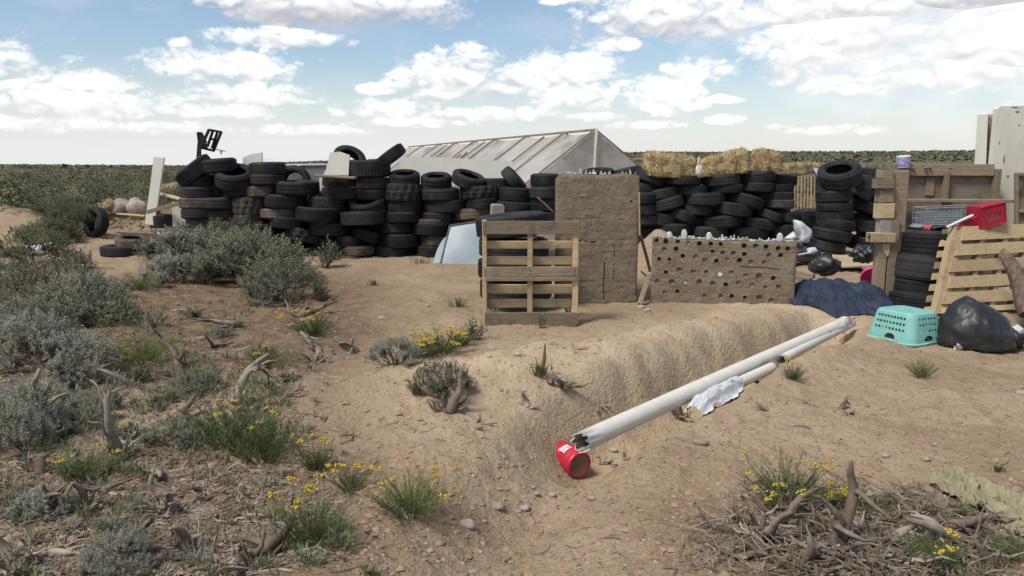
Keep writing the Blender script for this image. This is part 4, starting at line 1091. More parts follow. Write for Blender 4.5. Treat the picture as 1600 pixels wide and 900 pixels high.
def hood():
    a = gp(688, 412); Yb = a.y
    P = [at(703, 353, Yb + .35), at(748, 346, Yb + .35), at(757, 415, Yb), at(688, 412.5, Yb)]
    t = thing('sheet_metal_panel', 'blue-grey bent sheet of car body metal leaning on the tyres', 'metal sheet', (P[3] + P[2]) / 2)
    n = (P[1] - P[0]).cross(P[3] - P[0]).normalized(); n = n if n.y > 0 else -n
    g = MB(); nu, nv = 12, 12
    for s in (0, .02):
        for i in range(nu):
            for j in range(nv):
                u, v = i / (nu - 1), j / (nv - 1)
                p = (P[0] * (1 - u) + P[1] * u) * (1 - v) + (P[3] * (1 - u) + P[2] * u) * v
                p = p + n * (s - .05 * math.sin(math.pi * u) * math.sin(math.pi * v)); g.v.append(tuple(p))
    for i in range(nu - 1):
        for j in range(nv - 1):
            q = (i * nv + j, (i + 1) * nv + j, (i + 1) * nv + j + 1, i * nv + j + 1); g.f.append(q); g.f.append(tuple(k + nu * nv for k in q[::-1]))
    wpart('sheet', g, M['metal_blue'], t, True)
    Q = [at(701, 366, Yb + .30), at(702, 411, Yb + .03), at(676, 411, Yb + .03), at(683, 390, Yb + .16), at(691, 375, Yb + .24)]
    g = MB(); g.prism(Q, n * .02); wpart('flange', g, M['metal_blue'], t)
    g = MB(); g.bar(P[0] - n * .01, P[3] - n * .01, .02, .02, .004); wpart('seam', g, M['metal_dark'], t)
    g = MB(); g.bar(P[0] - n * .012, P[1] - n * .012, .03, .02, .004); wpart('seam', g, M['metal_dark'], t)
hood()
c = at(777, 329, 12.95); g = MB(); g.box(c, (.20, .22, .19), Euler((.05, .05, .2)), .02, .006); solid('concrete_chunk', g, M['concrete'], 'grey concrete chunk wedged between the tyres above the standing pallet', 'concrete block')
g = MB(); pp = [at(838, 308, 13.0), at(850, 305, 12.9), at(866, 312, 12.9)]
g.prism([at(838, 309, 12.95), at(847, 305.5, 12.95), at(858, 308, 12.95), at(850, 311, 12.95)], (0, .03, 0)); solid('wood_chip', g, M['wood_grey'], 'small grey board tip poking out beside the tall earth block', 'board')
g = MB(); g.tube([at(841, 310, 12.8), at(852, 319, 12.75), at(864, 331, 12.7)], .008, 5); solid('reddish_rod', g, M['dirt_cake'], 'thin reddish rod slanting across the tyres beside the tall earth block', 'rod')

# ------------------------------------------------------------------ broken chair on the wall end
def chair():
    Y = 13.75
    def c(u, v, dy=0): return at(280 + u / 12.86, 190 + v / 12.86, Y + dy)
    t = thing('broken_chair', 'broken black chair stuck upright on top of the tyre wall end', 'chair', c(410, 700))
    def bars(nm, L, w=.05, th=.035):
        for a, b in L:
            g = MB(); g.bar(c(*a), c(*b), w, th, .004, (0, 1, 0)); wpart(nm, g, M['black_plastic'], t)
    # open back frame
    bars('frame_bar', [((605, 165, -.1), (845, 210, .1)), ((600, 160, -.1), (425, 545, -.1)), ((845, 205, .1), (690, 590, .1)), ((420, 520, -.1), (695, 585, .1))], .06)
    bars('back_slat', [((672, 200, -.05), (570, 500, -.05)), ((765, 220, .05), (655, 540, .05))], .045)
    bars('back_slat', [((630, 345, -.03), (700, 360, .03))], .05)
    g = MB(); g.prism([c(400, 420), c(545, 440), c(560, 545), c(395, 545)], (0, .05, 0)); wpart('seat', g, M['black_plastic'], t)
    # folded second panel, seen almost edge on
    bars('side_rail', [((372, 222), (400, 440)), ((450, 232), (545, 430)), ((365, 225), (455, 232))], .028)
    bars('side_slat', [((395, 240), (470, 430)), ((420, 235), (510, 430)), ((385, 330), (430, 430))], .016)
    g = MB(); g.bar(c(417, 540), c(417, 730), .035, .04, .004, (0, 1, 0)); wpart('leg', g, M['black_plastic'], t)
    g = MB(); g.bar(c(385, 430, .1), c(362, 730, .1), .016, .03, .003, (0, 1, 0)); wpart('leg', g, M['black_plastic'], t)
    g = MB(); g.tube([c(725, 555), c(840, 575), c(930, 602)], .008, 5); wpart('rod', g, M['wire'], t)
    g = MB(); g.prism([c(805, 585), c(870, 590), c(850, 660), c(830, 655)], (0, .01, 0)); wpart('rag', g, M['bag_white'], t)
chair()

# ------------------------------------------------------------------ boards, clods and straw at the outer end of the wall
def board(p, q, w, th, m, label, cat='board', up=(0, 0, 1), name='board', group=None):
    g = MB(); g.bar(p, q, w, th, .005, up, .002); return solid(name, g, m, label, cat, group=group)
board(at(253, 303, 15.3), at(290, 313, 14.6), .10, .04, M['wood_pale'], 'short pale board sticking out of the tyre wall end', up=(0, 1, 0))
board(at(232, 331, 14.8), at(292, 314, 14.3), .09, .07, M['wood_grey'], 'grey pole slanting up from the tall cream plank', up=(0, 1, 0))
board(at(242, 328, 15.1), at(292, 332, 14.9), .12, .04, M['wood_brown'], 'brown board lying level beneath the slanting grey pole')
board(at(184, 334, 16.8), at(229, 337.5, 16.5), .10, .03, M['wood_pale'], 'long pale board lying on the dirt bank beside the straw clump', up=(0, 1, 0))
slab('cream_board', [(268, 316), (288, 315), (293, 352), (270, 354)], 14.7, .05, M['cream_dirty'], 'small dirty cream board behind the crossed poles at the wall end', 'board')
board(at(246, 369, 14.0), at(258, 370, 14.0), .12, .02, M['metal_white'], 'small white scrap half hidden in the sagebrush', 'scrap')

def blob(c, size, m, label, cat, name, seed, amp=.25, freq=1.6, sub=3, flat=.0, group=None, tagit=True):
    bm = bmesh.new(); bmesh.ops.create_icosphere(bm, subdivisions=sub, radius=1)
    g = MB(); o = Vector((seed * 3.1, seed * 1.7, seed))
    for v in bm.verts:
        d = v.co.normalized(); k = 1 + amp * mnoise.noise(d * freq + o) + amp * .5 * mnoise.noise(d * freq * 2.6 + o)
        p = Vector((d.x * size[0] * k, d.y * size[1] * k, max(d.z * size[2] * k, -size[2] * (1 - flat)) if flat else d.z * size[2] * k)) / 2
        g.v.append(tuple(Vector(c) + p))
    g.f = [tuple(v.index for v in f.verts) for f in bm.faces]; bm.free()
    if not tagit: return g
    return solid(name, g, m, label, cat, True, group)
c = at(192, 326, 17.2); blob(c, (.42, .4, .42), M['stone'], 'rounded tan clod between the straw clump and the tall cream plank', 'clod', 'dirt_clod', 1)
c = at(215, 327, 17.0); blob(c, (.46, .4, .44), M['stone'], 'brown clod next to the tall cream plank', 'clod', 'dirt_clod', 2)

def straw_fuzz(g, P0, n, L, thick=.006, dirs=None):
    for _ in range(n):
        p, nn = P0()
        t = Vector((rng.gauss(0, 1), rng.gauss(0, 1), rng.gauss(0, 1))); t = (t - nn * t.dot(nn) * .75).normalized()
        l = rng.uniform(.4, 1) * L; s = t.cross(nn); s = s.normalized() * thick * rng.uniform(.5, 1.2) if s.length > 1e-5 else Vector((thick, 0, 0))
        a = p - t * l * .5 + nn * rng.uniform(0, .008); b = p + t * l * .5 + nn * rng.uniform(0, .03)
        g.add([a - s, a + s, b + s * .6, b - s * .6], [(0, 1, 2, 3)])
c = at(172, 326, 17.2)
t = thing('straw_clump', 'loose yellow straw clump on the dirt bank beside two clods', 'straw', c - Vector((0, 0, .2)))
g = blob(c, (.42, .4, .36), None, '', '', '', 4, .3, 2, 3, tagit=False); wpart('core', g, M['straw_old'], t)
g = MB()
def ps():
    d = Vector((rng.gauss(0, 1), rng.gauss(0, 1), abs(rng.gauss(0, 1)))).normalized(); return c + Vector((d.x * .22, d.y * .21, d.z * .19)), d
straw_fuzz(g, ps, 420, .13, .006); o = wpart('strands', g, M['straw'], t); o['kind'] = 'stuff'
P0 = gp(10, 396)
g = MB(); n = 14
for i in range(n):
    for j in range(5):
        u = i / (n - 1); q = at(6 + 62 * u, 391, 13.8); g.v.append((q.x, 13.6 + j * .12, gz(q.x, 13.6) + .10 + .10 * math.sin(u * 3) - .05 * j * math.cos(u * 2) + .01 * math.sin(u * 40 + j)))
g.f = [(i * 5 + j, (i + 1) * 5 + j, (i + 1) * 5 + j + 1, i * 5 + j + 1) for i in range(n - 1) for j in range(4)]
b2 = len(g.v); g.v += [(x, y, z - .015) for x, y, z in g.v]; g.f += [tuple(k + b2 for k in f[::-1]) for f in g.f]
solid('plastic_sheet', g, M['bag_white'], 'curved white plastic sheet lying under dark-stemmed sagebrush', 'plastic sheet', True)

# ------------------------------------------------------------------ hay bales
def bale(pts, Y, depth, label, m1='straw', seed=1, n=1500, bulge=.06):
    """pts: four front corners tl, tr, br, bl on sight lines"""
    tl, tr, br, bl = (at(x, y, Y) for x, y in pts)
    N = 14; V = {}; g = MB()
    cen = (tl + tr + br + bl) / 4 + Vector((0, depth / 2, 0))
    base = (bl + br) / 2 + Vector((0, depth / 2, 0))
    t = thing('hay_bale', label, 'hay bale', base, group='hay bales on the tyre walls')
    samp = []
    def P(u, v, w):
        p = (bl * (1 - u) + br * u) * (1 - v) + (tl * (1 - u) + tr * u) * v + Vector((0, depth * w, 0))
        q = 1 - max(abs(u - .5), 0) ** 6 * 10; d = (p - cen)
        e = [abs(u - .5), abs(v - .5), abs(w - .5)]; e.sort()
        k = 1 - .10 * max(0, e[1] + e[2] - .78) / .22 - .03 * (e[0] > .4)
        k += bulge * mnoise.noise(Vector((u * 4 + seed, v * 3, w * 3))) + .03 * mnoise.noise(Vector((u * 14 + seed, v * 10, w * 9)))
        return cen + d * k
    def face(fn, nrm):
        o = len(g.v)
        for i in range(N):
            for j in range(N): g.v.append(tuple(fn(i / (N - 1), j / (N - 1))))
        for i in range(N - 1):
            for j in range(N - 1):
                f = (o + i * N + j, o + (i + 1) * N + j, o + (i + 1) * N + j + 1, o + i * N + j + 1); g.f.append(f)
        samp.append((fn, Vector(nrm)))
    face(lambda a, b: P(a, b, 0), (0, -1, 0)); face(lambda a, b: P(a, 1, b), (0, 0, 1)); face(lambda a, b: P(0, b, a), (-1, 0, 0)); face(lambda a, b: P(1, b, a), (1, 0, 0)); face(lambda a, b: P(a, b, 1), (0, 1, 0)); face(lambda a, b: P(a, 0, b), (0, 0, -1))
    wpart('body', g, M[m1], t)
    for k in range(2):
        s = MB()
        def ps():
            fn, nn = rng.choice(samp[:2] + samp[:4]); return fn(rng.random(), rng.random()), nn
        straw_fuzz(s, ps, n // 2, .085, .0035)
        o = wpart('strands', s, M[m1] if k else M['straw'], t); o['kind'] = 'stuff'
    for u in (.3, .7):
        s = MB(); s.tube([P(u, 0, 0) - Vector((0, .012, 0)), P(u, .35, 0) - Vector((0, .012, 0)), P(u, .7, 0) - Vector((0, .012, 0)), P(u, 1, 0) + Vector((0, -.006, .012)), P(u, 1, .5) + Vector((0, 0, .012))], .006, 4)
        wpart('twine', s, M['wood_brown'], t)
bale([(1010, 235), (1090, 244), (1090, 279), (1009, 277)], 13.0, .45, 'hay bale beside the tent gable, longest of those on the tyre wall', 'straw', 1)
bale([(1096, 250), (1171, 229), (1173, 270), (1096, 278)], 13.0, .45, 'hay bale with a top edge sloping up, between two other bales', 'straw', 2)
bale([(1192, 231), (1227, 238), (1227, 270), (1190, 270)], 13.05, .7, 'short hay bale seen end-on with a gap beside it', 'straw', 3, 900)
bale([(1231, 254), (1272, 254), (1271, 275), (1230, 275)], 16.4, .5, 'dull old hay bale above the slatted pallet', 'straw_old', 4, 700)
bale([(1250, 253), (1291, 255), (1291, 266), (1250, 266)], 18.5, .5, 'far yellow hay bale behind the dull old bale', 'straw', 5, 500)
g = blob(at(1092, 266, 12.85), (.10, .08, .20), None, '', '', '', 9, .35, 2.2, 3, tagit=False)
g.tube([at(1091.5, 262, 12.85), at(1092, 250, 12.85), at(1092.5, 245, 12.85)], [.03, .014, .006], 6)
solid('white_rag', g, M['cream_dirty'], 'dirty white rag wedged upright between the two longest hay bales', 'rag', True)
g = MB(); q = at(1282, 268, 15.2)
g.prism([at(1271, 263, 15.6), at(1292, 263.5, 15.6), at(1302, 277, 14.6), at(1279, 276, 14.6)], (0, 0, -.02)); solid('blue_sheet', g, M['metal_blue'], 'small blue-grey sheet lying behind the tipped tyre', 'metal sheet')
slab('dark_crate', [(1270, 266), (1279, 265), (1281, 300), (1272, 300)], 15.7, .3, M['metal_dark'], 'dark upright box beside the slatted pallet', 'box')

def bg_pallet():
    Y = 15.6
    def c(x, y, dy=0): return at(x, y, Y + dy)
    t = thing('slatted_pallet', 'pale pallet with upright slats standing between the tyre stacks', 'pallet', c(1253, 332))
    for i in range(8):
        x = 1236.5 + i * 5.15; y0 = 283 if i == 0 else 276
        g = MB(); g.bar(c(x + .4, y0 + (6 if i == 0 else 0)), c(x - .6, 326 + i * .5), .045, .02, .003, (0, 1, 0)); wpart('slat', g, M['wood_pale'], t)
    for (a, b, w) in (((1234, 279), (1276, 274), .045), ((1231, 299), (1276, 301), .04), ((1232, 322), (1276, 328), .06)):
        g = MB(); g.bar(c(*a, .05), c(*b, .05), w, .05, .004, (0, 1, 0)); wpart('rail', g, M['wood_brown'], t)
bg_pallet()

# ------------------------------------------------------------------ standing pallet in front of the tyres
def front_pallet():
    b = gp(830, 506); Y = b.y
    def c(u, v, dy=0): return at(700 + u / 4.09, 300 + v / 4.09, Y + dy)
    t = thing('standing_pallet', 'weathered wooden pallet standing upright in front of a tyre stack', 'pallet', c(530, 850))
    def brd(nm, u0, u1, v0, v1, th, dy, m, ch=.005):
        a, d = c(u0, v0, dy), c(u1, v1, dy)
        g = MB(); g.box(((a.x + d.x) / 2, Y + dy + th / 2, (a.z + d.z) / 2), (abs(d.x - a.x), th, abs(a.z - d.z)), Euler((0, rng.uniform(-.004, .004), 0)), ch, .002)
        return wpart(nm, g, M[m], t)
    nb = [brd('board', 222, 830, 185, 270, .022, -.024, 'wood_grey', .004), brd('board', 232, 829, 478, 543, .022, -.024, 'wood_grey', .004), brd('board', 236, 822, 770, 880, .022, -.024, 'wood_grey', .004)]
    brd('board', 236, 828, 545, 570, .030, -.032, 'wood_brown', .004)
    brd('stringer', 218, 250, 182, 850, .10, 0, 'wood_pale'); brd('stringer', 510, 541, 190, 850, .10, 0, 'wood_pale'); brd('stringer', 801, 829, 190, 850, .10, 0, 'wood_pale')
    for v0, v1 in ((312, 362), (412, 465), (590, 650), (685, 740)): brd('slat', 240, 822, v0, v1, .02, .102, 'wood_pale')
    brd('slat', 222, 828, 200, 262, .02, .102, 'wood_grey'); brd('slat', 240, 822, 790, 850, .02, .102, 'wood_brown')
    for u in (235, 525, 815):
        for v in (215, 245, 500, 525, 800):
            g = MB(); p = c(u + rng.uniform(-6, 6), v, -.025); g.box(p, (.008, .006, .008)); wpart('nail', g, M['metal_dark'], nb[0 if v < 300 else 1 if v < 600 else 2], root=t)
front_pallet()

# sticks in the gap between the two earth walls
board(at(1000.5, 366, 9.35), at(1016, 424, 9.2), .05, .03, M['wood_grey'], 'grey lath leaning in the gap between the earth walls', 'lath', (0, 1, 0))
board(at(1014, 430, 9.1), at(999, 476, 8.85), .05, .05, M['wood_grey'], 'short grey stake crossing low in the gap between the earth walls', 'stake', (0, 1, 0))
board(at(1002, 424, 9.6), at(1018, 438, 9.6), .12, .02, M['wood_pale'], 'pale board end behind the gap between the earth walls', 'board', (0, 1, 0))
board(at(998.6, 300, 9.0), at(999.6, 368, 8.98), .015, .02, M['wood_pale'], 'thin pale batten against the edge of the tall earth block', 'batten', (0, 1, 0))

# ------------------------------------------------------------------ post, plywood wall and tall panels
def post():
    b = gp(1386, 481); Y = b.y
    def c(u, v, dy=0): return at(1340 + u / 3.75, 160 + v / 3.75, Y + dy)      # zoomed coordinates
    t = thing('wooden_post', 'patched wooden post of stacked blocks and upright planks', 'post', c(180, 1200))
    def bl(nm, u0, u1, v0, v1, th, dy, m, rz=0):
        a, d = c(u0, v0, dy), c(u1, v1, dy)
        g = MB(); g.box(((a.x + d.x) / 2, Y + dy + th / 2, (a.z + d.z) / 2), (abs(d.x - a.x), th, abs(a.z - d.z)), Euler((0, rng.uniform(-.01, .01), rz)), .006, .002); wpart(nm, g, M[m], t)
    bl('block', 146, 212, 396, 448, .16, .0, 'wood_brown'); bl('block', 120, 214, 450, 506, .15, -.03, 'wood_grey'); bl('block', 136, 212, 512, 588, .15, 0, 'wood_grey')
    bl('block', 130, 214, 592, 680, .15, -.01, 'wood_pale'); bl('block', 134, 196, 684, 770, .12, 0, 'concrete'); bl('block', 82, 222, 766, 822, .14, -.06, 'wood_pale', .05)
    bl('plank', 214, 244, 396, 1205, .09, .04, 'wood_brown'); bl('plank', 120, 150, 826, 1210, .10, 0, 'wood_brown'); bl('plank', 150, 205, 826, 1210, .03, .07, 'wood_brown'); bl('plank', 196, 214, 684, 1205, .10, .0, 'wood_brown')
    g = MB(); P = [c(146, 828, -.01), c(190, 826, -.01), c(188, 880, -.01), c(176, 905, -.01), c(150, 870, -.01)]; g.prism(P, (0, .03, 0)); wpart('splintered_board', g, M['wood_pale'], t)
    g = MB(); g.tube([c(82, 790), c(62, 775, -.02), c(58, 790, -.05)], [.02, .02, .01], 6); wpart('wire_end', g, M['metal_dark'], t)
post()
p = gp(1368, 492)
board(at(1359, 479, 8.5) , at(1383, 491, 8.3), .12, .04, M['wood_pale'], 'short pale board at the foot of the wooden post', up=(0, 1, 0))

def plywood_wall():
    Y = 9.75
    def c(x, y, dy=0): return at(x, y, Y + dy)
    zb = gz(c(1480, 470).x, Y) - .05
    t = thing('plywood_wall', 'weathered plywood wall with timber studs and a long mid rail', 'wall', (c(1480, 400).x, Y, zb))
    g = MB(); a, b = c(1399, 267), c(1557, 267)
    g.box(((a.x + b.x) / 2, Y + .02, (a.z + zb) / 2), (b.x - a.x, .02, a.z - zb), None, .002); wpart('sheet', g, M['ply'], t)
    for x0, x1, y0 in ((1399, 1405, 266), (1473, 1480, 266), (1551, 1560, 264)):
        a, b = c(x0, y0), c(x1, y0); g = MB(); g.box(((a.x + b.x) / 2, Y - .035, (a.z + zb) / 2), (b.x - a.x, .085, a.z - zb), None, .004, .002); wpart('stud', g, M['wood_brown'], t)
    g = MB(); g.bar(c(1398, 313, -.10), c(1600, 314, -.10), .085, .04, .005, (0, 1, 0), .002); wpart('rail', g, M['wood_brown'], t)
    g = MB(); g.bar(c(1396, 265, -.03), c(1552, 266, -.03), .04, .14, .005, (0, 1, 0), .003); wpart('top_plate', g, M['wood_brown'], t)
    g = MB(); a, b = c(1447, 278), c(1458, 305); g.box(((a.x + b.x) / 2, Y - .005, (a.z + b.z) / 2), (b.x - a.x, .02, a.z - b.z), None, .003); wpart('cleat', g, M['wood_grey'], t)
    for i in range(14):
        x = rng.uniform(1426, 1545) if i > 7 else rng.uniform(1426, 1456); q = c(x, 262.5, rng.uniform(-.08, .02))
        g = blob(q, (rng.uniform(.02, .06), .05, rng.uniform(.02, .045)), None, '', '', '', i, .4, 1.5, 1, tagit=False); wpart('clay_lump', g, M['earth'], t)
plywood_wall()

def paint_can():
    p = at(1411.5, 261.5, 9.72)
    t = thing('paint_can', 'violet and white paint can tilted on top of the plywood wall', 'paint can', p, (R(2), R(-6), .4))
    s = mpp(p); r, h = 10.5 * s, 18 * s
    g = MB(); g.lathe([(0, 0), (r * .97, 0), (r, .004), (r, h - .004), (r * .97, h), (r * .9, h), (r * .88, h - .008), (0, h - .008)], 28, False); cn = part('can', g, M['metal_white'], t, False)
    g = MB()
    for k, (a0, a1, m) in enumerate(((2.6, 4.9, 'tin_blue'), (4.95, 5.35, 'tin_red'))):
        g = MB(); n = 12
        for i in range(n):
            a = a0 + (a1 - a0) * i / (n - 1)
            g.v += [(math.cos(a) * (r + .001), math.sin(a) * (r + .001), h * .08), (math.cos(a) * (r + .001), math.sin(a) * (r + .001), h * .93)]
        g.f = [(2 * i, 2 * i + 2, 2 * i + 3, 2 * i + 1) for i in range(n - 1)]
        part('label', g, M[m], cn, True)
    g = MB(); g.tube([(r * math.cos(a) * 1.02, r * math.sin(a) * 1.02 - .0, h * .8 - .05 * math.sin(a - 3.3)) for a in np.linspace(3.3, 6.2, 10)], .0025, 5); part('handle', g, M['steel'], t)
paint_can()

def tall_panels():
    Y = 9.86
    def c(x, y, dy=0): return at(x, y, Y + dy)
    zb = gz(c(1580, 470).x, Y)
    # cream faced panel, nearer
    t = thing('tall_cream_panel', 'tallest cream panel with dark scuffs standing behind the leaning pallet', 'panel', (c(1600, 400).x, Y, zb))
    a, b = c(1559, 166), c(1660, 164)
    g = MB(); N = 20
    P = [Vector((a.x, Y, zb)), Vector((b.x, Y, zb)), Vector((b.x, Y, b.z)), Vector((a.x + .03, Y, a.z)), Vector((a.x, Y, a.z - .03))]
    g.prism(P, (0, .09, 0)); wpart('face', g, M['cream_dirty'], t)
    for (x, y, w, h) in ((1590, 175, .05, .02), (1593, 196, .03, .015), (1569, 250, .02, .10), (1562, 224, .012, .05), (1586, 168, .09, .012), (1575, 276, .03, .03)):
        q = c(x, y, -.002); g = MB(); g.prism([q + Vector((-w / 2, 0, h / 2)), q + Vector((w * .2, 0, h * .6)), q + Vector((w / 2, 0, -h * .1)), q + Vector((w * .1, 0, -h / 2)), q + Vector((-w * .4, 0, -h * .3))], (0, .004, 0)); wpart('scuff', g, M['wood_grey'], t)
    # insulated panel behind it showing its rough edge
    t = thing('chipboard_panel', 'panel with a rough torn chipboard edge behind the tallest cream panel', 'panel', (c(1548, 400).x, Y + .2, zb))
    V = []; Q = []; nz, nx = 46, 7
    for j in range(nz):
        v = j / (nz - 1)
        for i in range(nx):
            u = i / (nx - 1); p0 = c(1538.5 + 5.0 * v ** 3, 0); x0 = c(1539 + 4 * v, 300, .12).x; x1 = c(1568, 300, .12).x
            z = zb + (c(1548, 176).z - .02 * (u - .4) ** 2 * 4 - zb) * v
            V.append((x0 + (x1 - x0) * u, Y + .12 + .022 * float(fbm(np.array([u * 5.0]), np.array([z * 22]), 3, 13)[0]), z))
    N = nz * nx; V += [(x, Y + .26, z) for x, y, z in V]
    for j in range(nz - 1):
        for i in range(nx - 1):
            k = j * nx + i; q = (k, k + 1, k + nx + 1, k + nx); Q.append(q); Q.append(tuple(e + N for e in q[::-1]))
        k = j * nx; Q.append((k, k + nx, k + nx + N, k + N))
    for i in range(nx - 1): k = (nz - 1) * nx + i; Q.append((k, k + 1, k + 1 + N, k + N))
    me = fastmesh('core', [Vector(v) - t.location for v in V], Q, M['osb']); link('core', me, t)
    g = MB(); g.prism([c(1536.5, 262, .10), c(1542, 178, .10), c(1544, 175, .10), c(1540.5, 262, .10)], (0, .2, 0)); wpart('skin', g, M['cream'], t)
tall_panels()
def dark_frame():
    Y = 9.55
    def c(x, y, dy=0): return at(x, y, Y + dy)
    t = thing('dark_door', 'dark brown framed door edge standing at the picture edge', 'door', c(1610, 380))
    g = MB(); g.prism([c(1588, 270), c(1660, 268), c(1660, 420), c(1588, 420)], (0, .04, 0)); wpart('panel', g, M['wood_grey'], t)
    for a, b in (((1588, 272), (1588, 420)), ((1588, 273), (1660, 271)), ((1588, 330), (1660, 330))):
        g = MB(); g.bar(c(*a, -.02), c(*b, -.02), .05, .035, .004, (0, 1, 0)); wpart('frame', g, M['wood_brown'], t)
    g = MB(); q = c(1595, 290, -.03); g.box(q, (.05, .03, .12), None, .01); wpart('latch', g, M['metal_dark'], t)
dark_frame()

# ------------------------------------------------------------------ leaning pallet
def lean_pallet():
    Yb, Yt = 8.25, 8.6
    TL, BL, TR_, BR = at(1498, 353, Yt), at(1467, 490, Yb), at(1642, 346, Yt + .25), at(1616, 482, Yb + .25)
    BL.z = max(BL.z, gz(BL.x, BL.y)); 
    U = (TR_ - TL); n = U.cross(BL - TL).normalized(); n = n if n.y > 0 else -n       # away from the camera
    def pt(x, y):       # v from pixel row along the edge, u from 0..1
        return (TL * (1 - x) + TR_ * x) * (1 - y) + (BL * (1 - x) + BR * x) * y
    t = thing('leaning_pallet', 'pale wooden pallet leaning back beside the stack of four tyres', 'pallet', (BL + BR) / 2)
    def hx(nm, u0, u1, v0, v1, d0, d1, m):
        g = MB(); c4 = [pt(u0, v1), pt(u1, v1), pt(u1, v0), pt(u0, v0)]
        g.prism([p + n * d0 for p in c4], n * (d1 - d0)); wpart(nm, g, M[m], t)
    vy = lambda y: (y - 354) / 136
    for k, (y0, y1) in enumerate(((356, 378), (384, 401.5), (409, 427), (434, 452), (458, 476), (482, 490))):
        hx('board', .00 + .02 * (k % 2) + (0.05 if k == 0 else 0), 1.0, vy(y0), min(vy(y1), 1), -.022, 0, 'wood_pale')
    for u0, u1 in ((-.04, .135), (.27, .30), (.52, .55), (.76, .79), (.95, .99)): hx('stringer', u0 + .0, u0 + (.05 if u0 > 0 else .12), .0, 1, .002, .09, 'wood_pale')
    for k in range(8): hx('slat', -.09, .99, .01 + k * .128, .01 + k * .128 + .075, .092, .112, 'wood_pale' if k % 3 else 'wood_brown')
lean_pallet()

# ------------------------------------------------------------------ junk on top of the near tyre stack
def wire_crate():
    p0 = at(1437, 350, 9.3); s = mpp(p0)
    w, d, h = 84 * s, .32, 26 * s
    t = thing('wire_crate', 'grey wire crate lying on the tyre stack behind the red crate', 'crate', at(1478, 351, 9.3))
    g0 = lambda: MB()
    x0, x1 = -w / 2, w / 2
    for z in np.linspace(0, h, 4):
        g = g0(); sk = .02
        g.tube([(x0, -d / 2, z), (x1, -d / 2, z + sk), (x1, d / 2, z + sk), (x0, d / 2, z), (x0, -d / 2, z)], .006 if z < h else .009, 5); part('wire', g, M['wire'], t)
    for x in np.linspace(x0, x1, 14):
        g = g0(); z1 = h + .02 * (x - x0) / w; g.tube([(x, -d / 2, z1), (x, -d / 2, 0), (x, d / 2, 0), (x, d / 2, z1)], .004, 4); part('wire', g, M['wire'], t)
    g = g0(); g.box((0, d / 2 + .01, h * .4), (w * .9, .02, h * .7), None, .004); part('back_panel', g, M['wire'], t)
wire_crate()
def red_crate():
    o = at(1540, 351, 8.75); s = mpp(o)
    t = thing('red_crate', 'dark red plastic basket with slotted side tipped on its side on the pallet', 'basket', o, (0, R(-13), 0))
    w, h, d = 42 * s, 31 * s, .26
    def q(u, v, y): # tapered box seen from its slotted bottom-side
        return Vector(((u - .5) * w * (1 - .10 * (v)) + .03 * v, y, v * h))
    m = M['red_dark']
    def panel(u0, u1, v0, v1, y0, y1, nm='bar'):
        g = MB(); g.prism([q(u0, v0, y0), q(u1, v0, y0), q(u1, v1, y0), q(u0, v1, y0)], (0, y1 - y0, 0)); part(nm, g, m, t)
    y0, y1 = -d / 2, -d / 2 + .012
    panel(0, 1, 0, .22, y0, y1, 'lower_band'); panel(0, 1, .62, 1, y0, y1, 'upper_band'); panel(0, .30, .22, .62, y0, y1, 'side_band'); panel(.86, 1, .22, .62, y0, y1, 'side_band')
    for k in range(5): panel(.37 + k * .11, .415 + k * .11, .22, .62, y0 + .001, y1 - .001)
    g = MB(); g.prism([q(.25, .20, y0 + .03), q(.9, .20, y0 + .03), q(.9, .64, y0 + .03), q(.25, .64, y0 + .03)], (0, .01, 0)); part('inner_lining', g, M['bag_white'], t)
    for (a, b, c_, e) in ((q(0, 0, y0), q(0, 1, y0), q(0, 1, d / 2), q(0, 0, d / 2)), (q(1, 0, y0), q(1, 1, y0), q(1, 1, d / 2), q(1, 0, d / 2)), (q(0, 1, y0), q(1, 1, y0), q(1, 1, d / 2), q(0, 1, d / 2)), (q(0, 0, y0), q(1, 0, y0), q(1, 0, d / 2), q(0, 0, d / 2))):
        g = MB(); nn = (b - a).cross(e - a).normalized() * .006; g.prism([a - nn, b - nn, c_ - nn, e - nn], nn * 2); part('wall', g, m, t)
    g = MB(); g.tube([q(0, 0, y0 - .004), q(1, 0, y0 - .004), q(1, 1, y0 - .004), q(0, 1, y0 - .004), q(0, 0, y0 - .004)], .008, 6); part('rim', g, m, t)
    # flared mouth towards the wire crate
    g = MB(); P = [q(0, .02, y0 + .02), q(-.9, .0, y0 - .02), q(-.86, .28, y0 - .02), q(-.7, .5, y0), q(0, .62, y0 + .02)]; g.prism(P, (0, .03, 0)); part('flap', g, m, t)
    g = MB(); g.tube([q(-.9, 0, y0 - .03), q(-.88, .3, y0 - .03), q(-.7, .52, y0 - .01), q(-.35, .56, y0)], .009, 6); part('handle', g, m, t)
red_crate()
board(at(1479, 355, 8.6), at(1520, 336, 8.6), .035, .02, M['metal_white'], 'thin white stick propped against the red basket', 'stick', (0, 1, 0))
def can(p, r, L, ax, m, lab, name='drink_can'):
    t = thing(name, lab, 'can', p)
    M3 = Vector((0, 0, 1)).rotation_difference(Vector(ax)).to_matrix().to_4x4()
    g = MB(); g.lathe([(r * .78, -L / 2), (r, -L / 2 + .012), (r, L / 2 - .012), (r * .8, L / 2)], 20, False); g.xf(M3); part('body', g, m, t, True)
    for s in (-1, 1):
        g = MB(); g.lathe([(r * .8, s * L / 2), (r * .74, s * (L / 2 - .004)), (0, s * (L / 2 - .004))], 20, False); g.xf(M3); part('end', g, M['steel'], t, True)
p = at(1450, 357, 8.9); can(p, .036, .14, (1, .15, -.12), M['tin_red'], 'red printed can lying on top of the tyre stack', 'tin_can')
